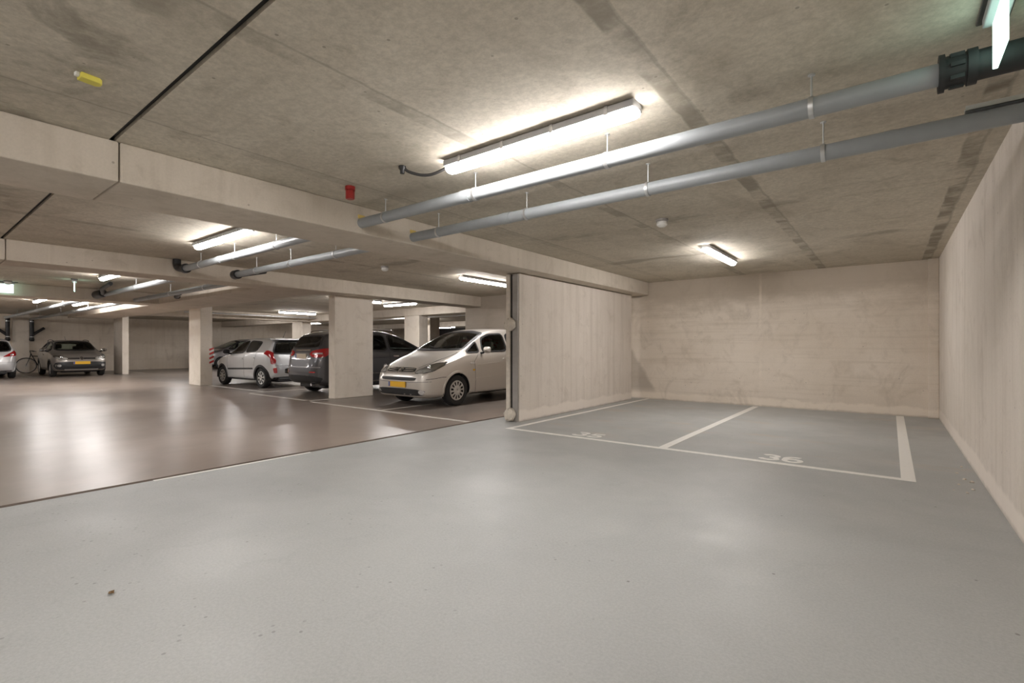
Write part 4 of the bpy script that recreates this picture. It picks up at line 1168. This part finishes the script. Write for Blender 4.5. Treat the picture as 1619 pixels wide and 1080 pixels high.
def car_d():
    root = thing('hatchback', 'grey-brown hatchback facing the viewer by the far wall, with black lower bumper and yellow plate', 'car', (-27.75, 5.02, 0), -.02)
    c = Car(root, SP_D); pm = 'p_taupe'
    c.window('windscreen', [(-.66, 1.07), (0, 1.05), (.66, 1.07), (.55, 1.39), (0, 1.44), (-.55, 1.39)], 'F', 'glass', .05, (0, 1.0))
    for ax in 'LR':
        c.window('front_door_window', [(.72, 1.02), (-.25, 1.04), (-.25, 1.40), (.05, 1.38), (.35, 1.27)], ax, 'glass', .04)
        c.window('rear_door_window', [(-.33, 1.04), (-1.15, 1.08), (-1.15, 1.36), (-.33, 1.40)], ax, 'glass', .04)
        c.line('sill_edge', [(.78, .29), (-.88, .29)], ax, 'trim', .10, .006)
    doorlines(c, [[(.76, .35), (.80, .95)], [(-.29, .35), (-.29, 1.0)]], [(-.12, .88), (-.95, .9)], pm)
    c.window('rear_window', [(-.58, 1.08), (.58, 1.08), (.5, 1.36), (-.5, 1.36)], 'B', 'glass', .04, (-1.85, -1.5))
    headlamps(c, [(.40, .70), (.62, .70), (.80, .78), (.78, .86), (.58, .82), (.42, .77)])
    g = c.patch('upper_grille', [(-.42, .70), (.42, .70), (.42, .765), (-.42, .765)], 'F', 'black', .005)
    c.line('grille_bar', [(-.40, .733), (.40, .733)], 'F', 'chrome', .008, .010, parent=g)
    P = [(.062 * math.cos(a), .735 + .062 * math.sin(a)) for a in np.linspace(0, 2 * PI, 21)[:-1]]
    e = c.patch('emblem', P, 'F', 'trim', .010, 0)
    c.ring('emblem_ring', P, 'F', 'chrome', .014, .018, 0, parent=e)
    c.line('emblem_mark', [(-.026, .785), (0, .735), (.026, .785)], 'F', 'chrome', .012, .016, parent=e)
    c.line('emblem_mark', [(-.046, .765), (-.022, .692), (0, .73), (.022, .692), (.046, .765)], 'F', 'chrome', .012, .016, parent=e)
    c.patch('bumper_band', [(-.70, .615), (.70, .615), (.72, .66), (-.72, .66)], 'F', pm, .014)
    c.patch('lower_bumper', [(-.72, .30), (.72, .30), (.80, .44), (.76, .58), (.5, .605), (-.5, .605), (-.76, .58), (-.80, .44)], 'F', 'black', .010)
    c.line('skid_plate', [(-.52, .30), (0, .295), (.52, .30)], 'F', 'galv', .05, .022)
    for sg in (-1, 1):
        P = [(sg * .66 + .055 * math.cos(a), .46 + .05 * math.sin(a)) for a in np.linspace(0, 2 * PI, 13)[:-1]]
        c.patch('fog_lamp', P, 'F', 'fog', .020, 0)
    c.plate('F', .565, 'plate', .26, 0, .056, .03)
    for sg in (-1, 1):
        MB().tube(curve_pts([(.0, sg * .57, 1.42), (-.1, sg * .57, 1.47), (-.7, sg * .57, 1.50), (-1.2, sg * .565, 1.475), (-1.3, sg * .56, 1.43)]), .014, 8).build('roof_rail', 'black', root, smooth=True)
    MB().tube([(-1.2, 0, 1.46), (-1.4, 0, 1.66)], [.008, .004], 6).build('antenna', 'black', root)
    for sg in (-1, 1): c.patch('tail_lamp', [(sg * .5, .84), (sg * .74, .84), (sg * .74, .98), (sg * .52, .98)], 'B', 'tail', .01)
    c.mirror(.64, 1.0, pm, 'chrome')
    c.body(pm)
car_d()

# --- silver-white hatchback cut by the picture's left edge --------------------
SP_E = dict(SP_C); SP_E.update(L=3.8, W=1.66, lip='p_white', lipw=.04, cabin=(-1.35, .85))
for k in ('top', 'bot', 'belt', 'w', 'wt', 'drop'):
    kx = 1.9 / 1.8; ky = 1.66 / 1.6 if k in ('w', 'wt') else (1.04 if k in ('top',) else 1.0)
    SP_E[k] = [(a * kx, b * ky) for a, b in SP_C[k]]
SP_E.update(xf=1.2, xr=-1.30)
def car_e():
    root = thing('hatchback', 'silver-white hatchback at the left edge, showing one red tail lamp and dark rear window', 'car', (-28.1, 2.40, 0), PI)
    c = Car(root, SP_E); pm = 'p_white'
    c.window('windscreen', [(-.64, 1.08), (0, 1.06), (.64, 1.08), (.54, 1.40), (0, 1.45), (-.54, 1.40)], 'F', 'glass', .05, (0, 1.0))
    for ax in 'LR':
        c.window('front_door_window', [(.72, 1.01), (-.28, 1.045), (-.28, 1.42), (.05, 1.39), (.34, 1.28)], ax, 'glass_dark', .04)
        c.window('rear_door_window', [(-.36, 1.05), (-1.04, 1.09), (-1.10, 1.38), (-.36, 1.42)], ax, 'glass_dark', .04)
    c.window('rear_window', [(-.62, 1.04), (0, 1.0), (.62, 1.04), (.64, 1.14), (.54, 1.41), (-.54, 1.41), (-.64, 1.14)], 'B', 'glass_dark', .04, (-1.85, -1.4))
    T = [(.40, .82), (.62, .84), (.78, .86), (.79, .97), (.72, 1.06), (.60, .96)]
    for Q in (T, mirr(T)):
        o = c.patch('tail_lamp', Q, 'B', 'tail', .016)
        s_ = 1 if Q is T else -1
        c.patch('clear_spot', [(s_ * .60, .87), (s_ * .70, .88), (s_ * .70, .93), (s_ * .62, .92)], 'B', 'tail_clear', .022, parent=o)
    c.plate('B', .60, 'plate', .255, 0, .055, .012)
    c.line('bumper_seam', [(-.74, .62), (.74, .62)], 'B', 'trim', .008, .002)
    c.line('bumper_edge', [(-.66, .30), (.66, .30)], 'B', 'p_grey', .05, .008)
    headlamps(c, [(.42, .66), (.64, .70), (.74, .84), (.62, .84), (.44, .74)])
    c.plate('F', .48, 'plate')
    c.mirror(.64, 1.0, pm, pm)
    c.body(pm)
car_e()

# --- grey car behind the square column ---------------------------------------
SP_F = dict(SP_B); SP_F.update(seatmat='seat', lipw=.04)
def car_f():
    root = thing('people_carrier', 'grey car far back between the square hall column and the small silver hatchback', 'car', (-29.75, 12.75, 0), -PI / 2)
    c = Car(root, SP_F); pm = 'p_grey'
    c.window('windscreen', [(-.72, 1.14), (0, 1.12), (.72, 1.14), (.68, 1.28), (.60, 1.50), (0, 1.56), (-.60, 1.50), (-.68, 1.28)], 'F', 'glass', .05, (.1, 1.3))
    for ax in 'LR':
        c.window('front_door_window', [(1.0, 1.06), (-.1, 1.09), (-.1, 1.52), (.22, 1.49), (.6, 1.33)], ax, 'glass', .045)
        c.window('rear_door_window', [(-.19, 1.09), (-1.05, 1.12), (-1.05, 1.51), (-.19, 1.53)], ax, 'glass', .045)
        c.line('sill_edge', [(.90, .27), (-.95, .27)], ax, 'trim', .10, .006)
        c.line('side_moulding', [(.85, .60), (-.95, .62)], ax, 'tail', .02, .006)
    doorlines(c, [[(.92, .3), (.96, 1.0)], [(-.14, .3), (-.14, 1.05)]], [(.05, .95), (-.95, .97)], pm)
    headlamps(c, [(.48, .70), (.70, .70), (.83, .80), (.80, .90), (.6, .84)])
    c.patch('front_grille', [(-.4, .62), (.4, .62), (.44, .76), (-.44, .76)], 'F', 'trim', .004)
    c.patch('lower_intake', [(-.7, .27), (.7, .27), (.74, .42), (-.74, .42)], 'F', 'black', .004)
    c.plate('F', .50, 'plate')
    c.mirror(.86, 1.06, pm, 'black')
    c.body(pm)
car_f()

# --- bicycle against the far wall ---------------------------------------------
def bicycle():
    t = thing('bicycle', 'black bicycle leaning by the far wall behind the grey-brown hatchback', 'bicycle', (-31.12, 4.08, 0), PI / 2)
    # local x runs along the wall, front wheel at x = 0
    def wheel(x):
        R = .345
        w_ = MB().tube([(x + R * math.cos(a), 0, R + .005 + R * math.sin(a)) for a in np.linspace(0, 2 * PI, 41)], .016, 8, cap=False).build('wheel', 'tyre', t, smooth=True)
        MB().tube([(x + (R - .03) * math.cos(a), 0, R + .005 + (R - .03) * math.sin(a)) for a in np.linspace(0, 2 * PI, 41)], .009, 6, cap=False).build('rim', 'clip', w_, smooth=True)
        sp = MB()
        for k in range(14):
            a = 2 * PI * k / 14; sp.tube([(x, 0, R), (x + .31 * math.cos(a), 0, R + .31 * math.sin(a))], .002, 4)
        sp.tube([(x, -.05, R), (x, .05, R)], .018, 8)
        sp.build('spokes', 'clip', w_)
    wheel(0); wheel(1.06)
    m = MB()
    for a, b in (((.16, 0, .86), (.42, 0, .29)), ((.42, 0, .29), (.60, 0, .82)), ((.18, 0, .78), (.58, 0, .76)), ((.42, 0, .29), (1.06, 0, .345)), ((.60, 0, .78), (1.06, 0, .345)), ((.16, 0, .90), (.12, 0, .72))):
        m.tube([a, b], .017, 8)
    m.build('frame', 'black', t, smooth=True)
    MB().tube(curve_pts([(.14, 0, .80), (.10, 0, .66), (.05, .06, .5), (0, .06, .345)]), .013, 8).build('fork', 'black', t, smooth=True)
    MB().tube(curve_pts([(.30, -.27, .98), (.16, -.24, 1.02), (.12, 0, 1.0), (.16, .24, 1.02), (.30, .27, .98)]), .012, 8).build('handlebar', 'black', t, smooth=True)
    MB().tube([(.16, 0, .86), (.12, 0, 1.0)], .014, 8).build('stem', 'black', t, smooth=True)
    MB().prism([(.48, -.03), (.56, -.08), (.74, -.09), (.78, 0), (.74, .09), (.56, .08), (.48, .03)], .86, .91, 'z').build('saddle', 'black', t, bevel=.015)
    MB().tube([(.60, 0, .78), (.63, 0, .87)], .013, 8).build('seat_post', 'clip', t, smooth=True)
bicycle()
# ------------------------------------------------------------------ world and view
w = bpy.data.worlds.new('world'); S.world = w; w.use_nodes = True
w.node_tree.nodes['Background'].inputs[0].default_value = (.01, .01, .01, 1)
w.node_tree.nodes['Background'].inputs[1].default_value = 1
S.view_settings.view_transform = 'Standard'
S.view_settings.look = 'None'
S.view_settings.gamma = 1
S.view_settings.use_curve_mapping = False
S.view_settings.exposure = 0.55
S.cycles.max_bounces = 10
S.cycles.diffuse_bounces = 6
S.cycles.glossy_bounces = 4
S.cycles.transparent_max_bounces = 12
S.cycles.use_denoising = True
S.cycles.sample_clamp_indirect = 8
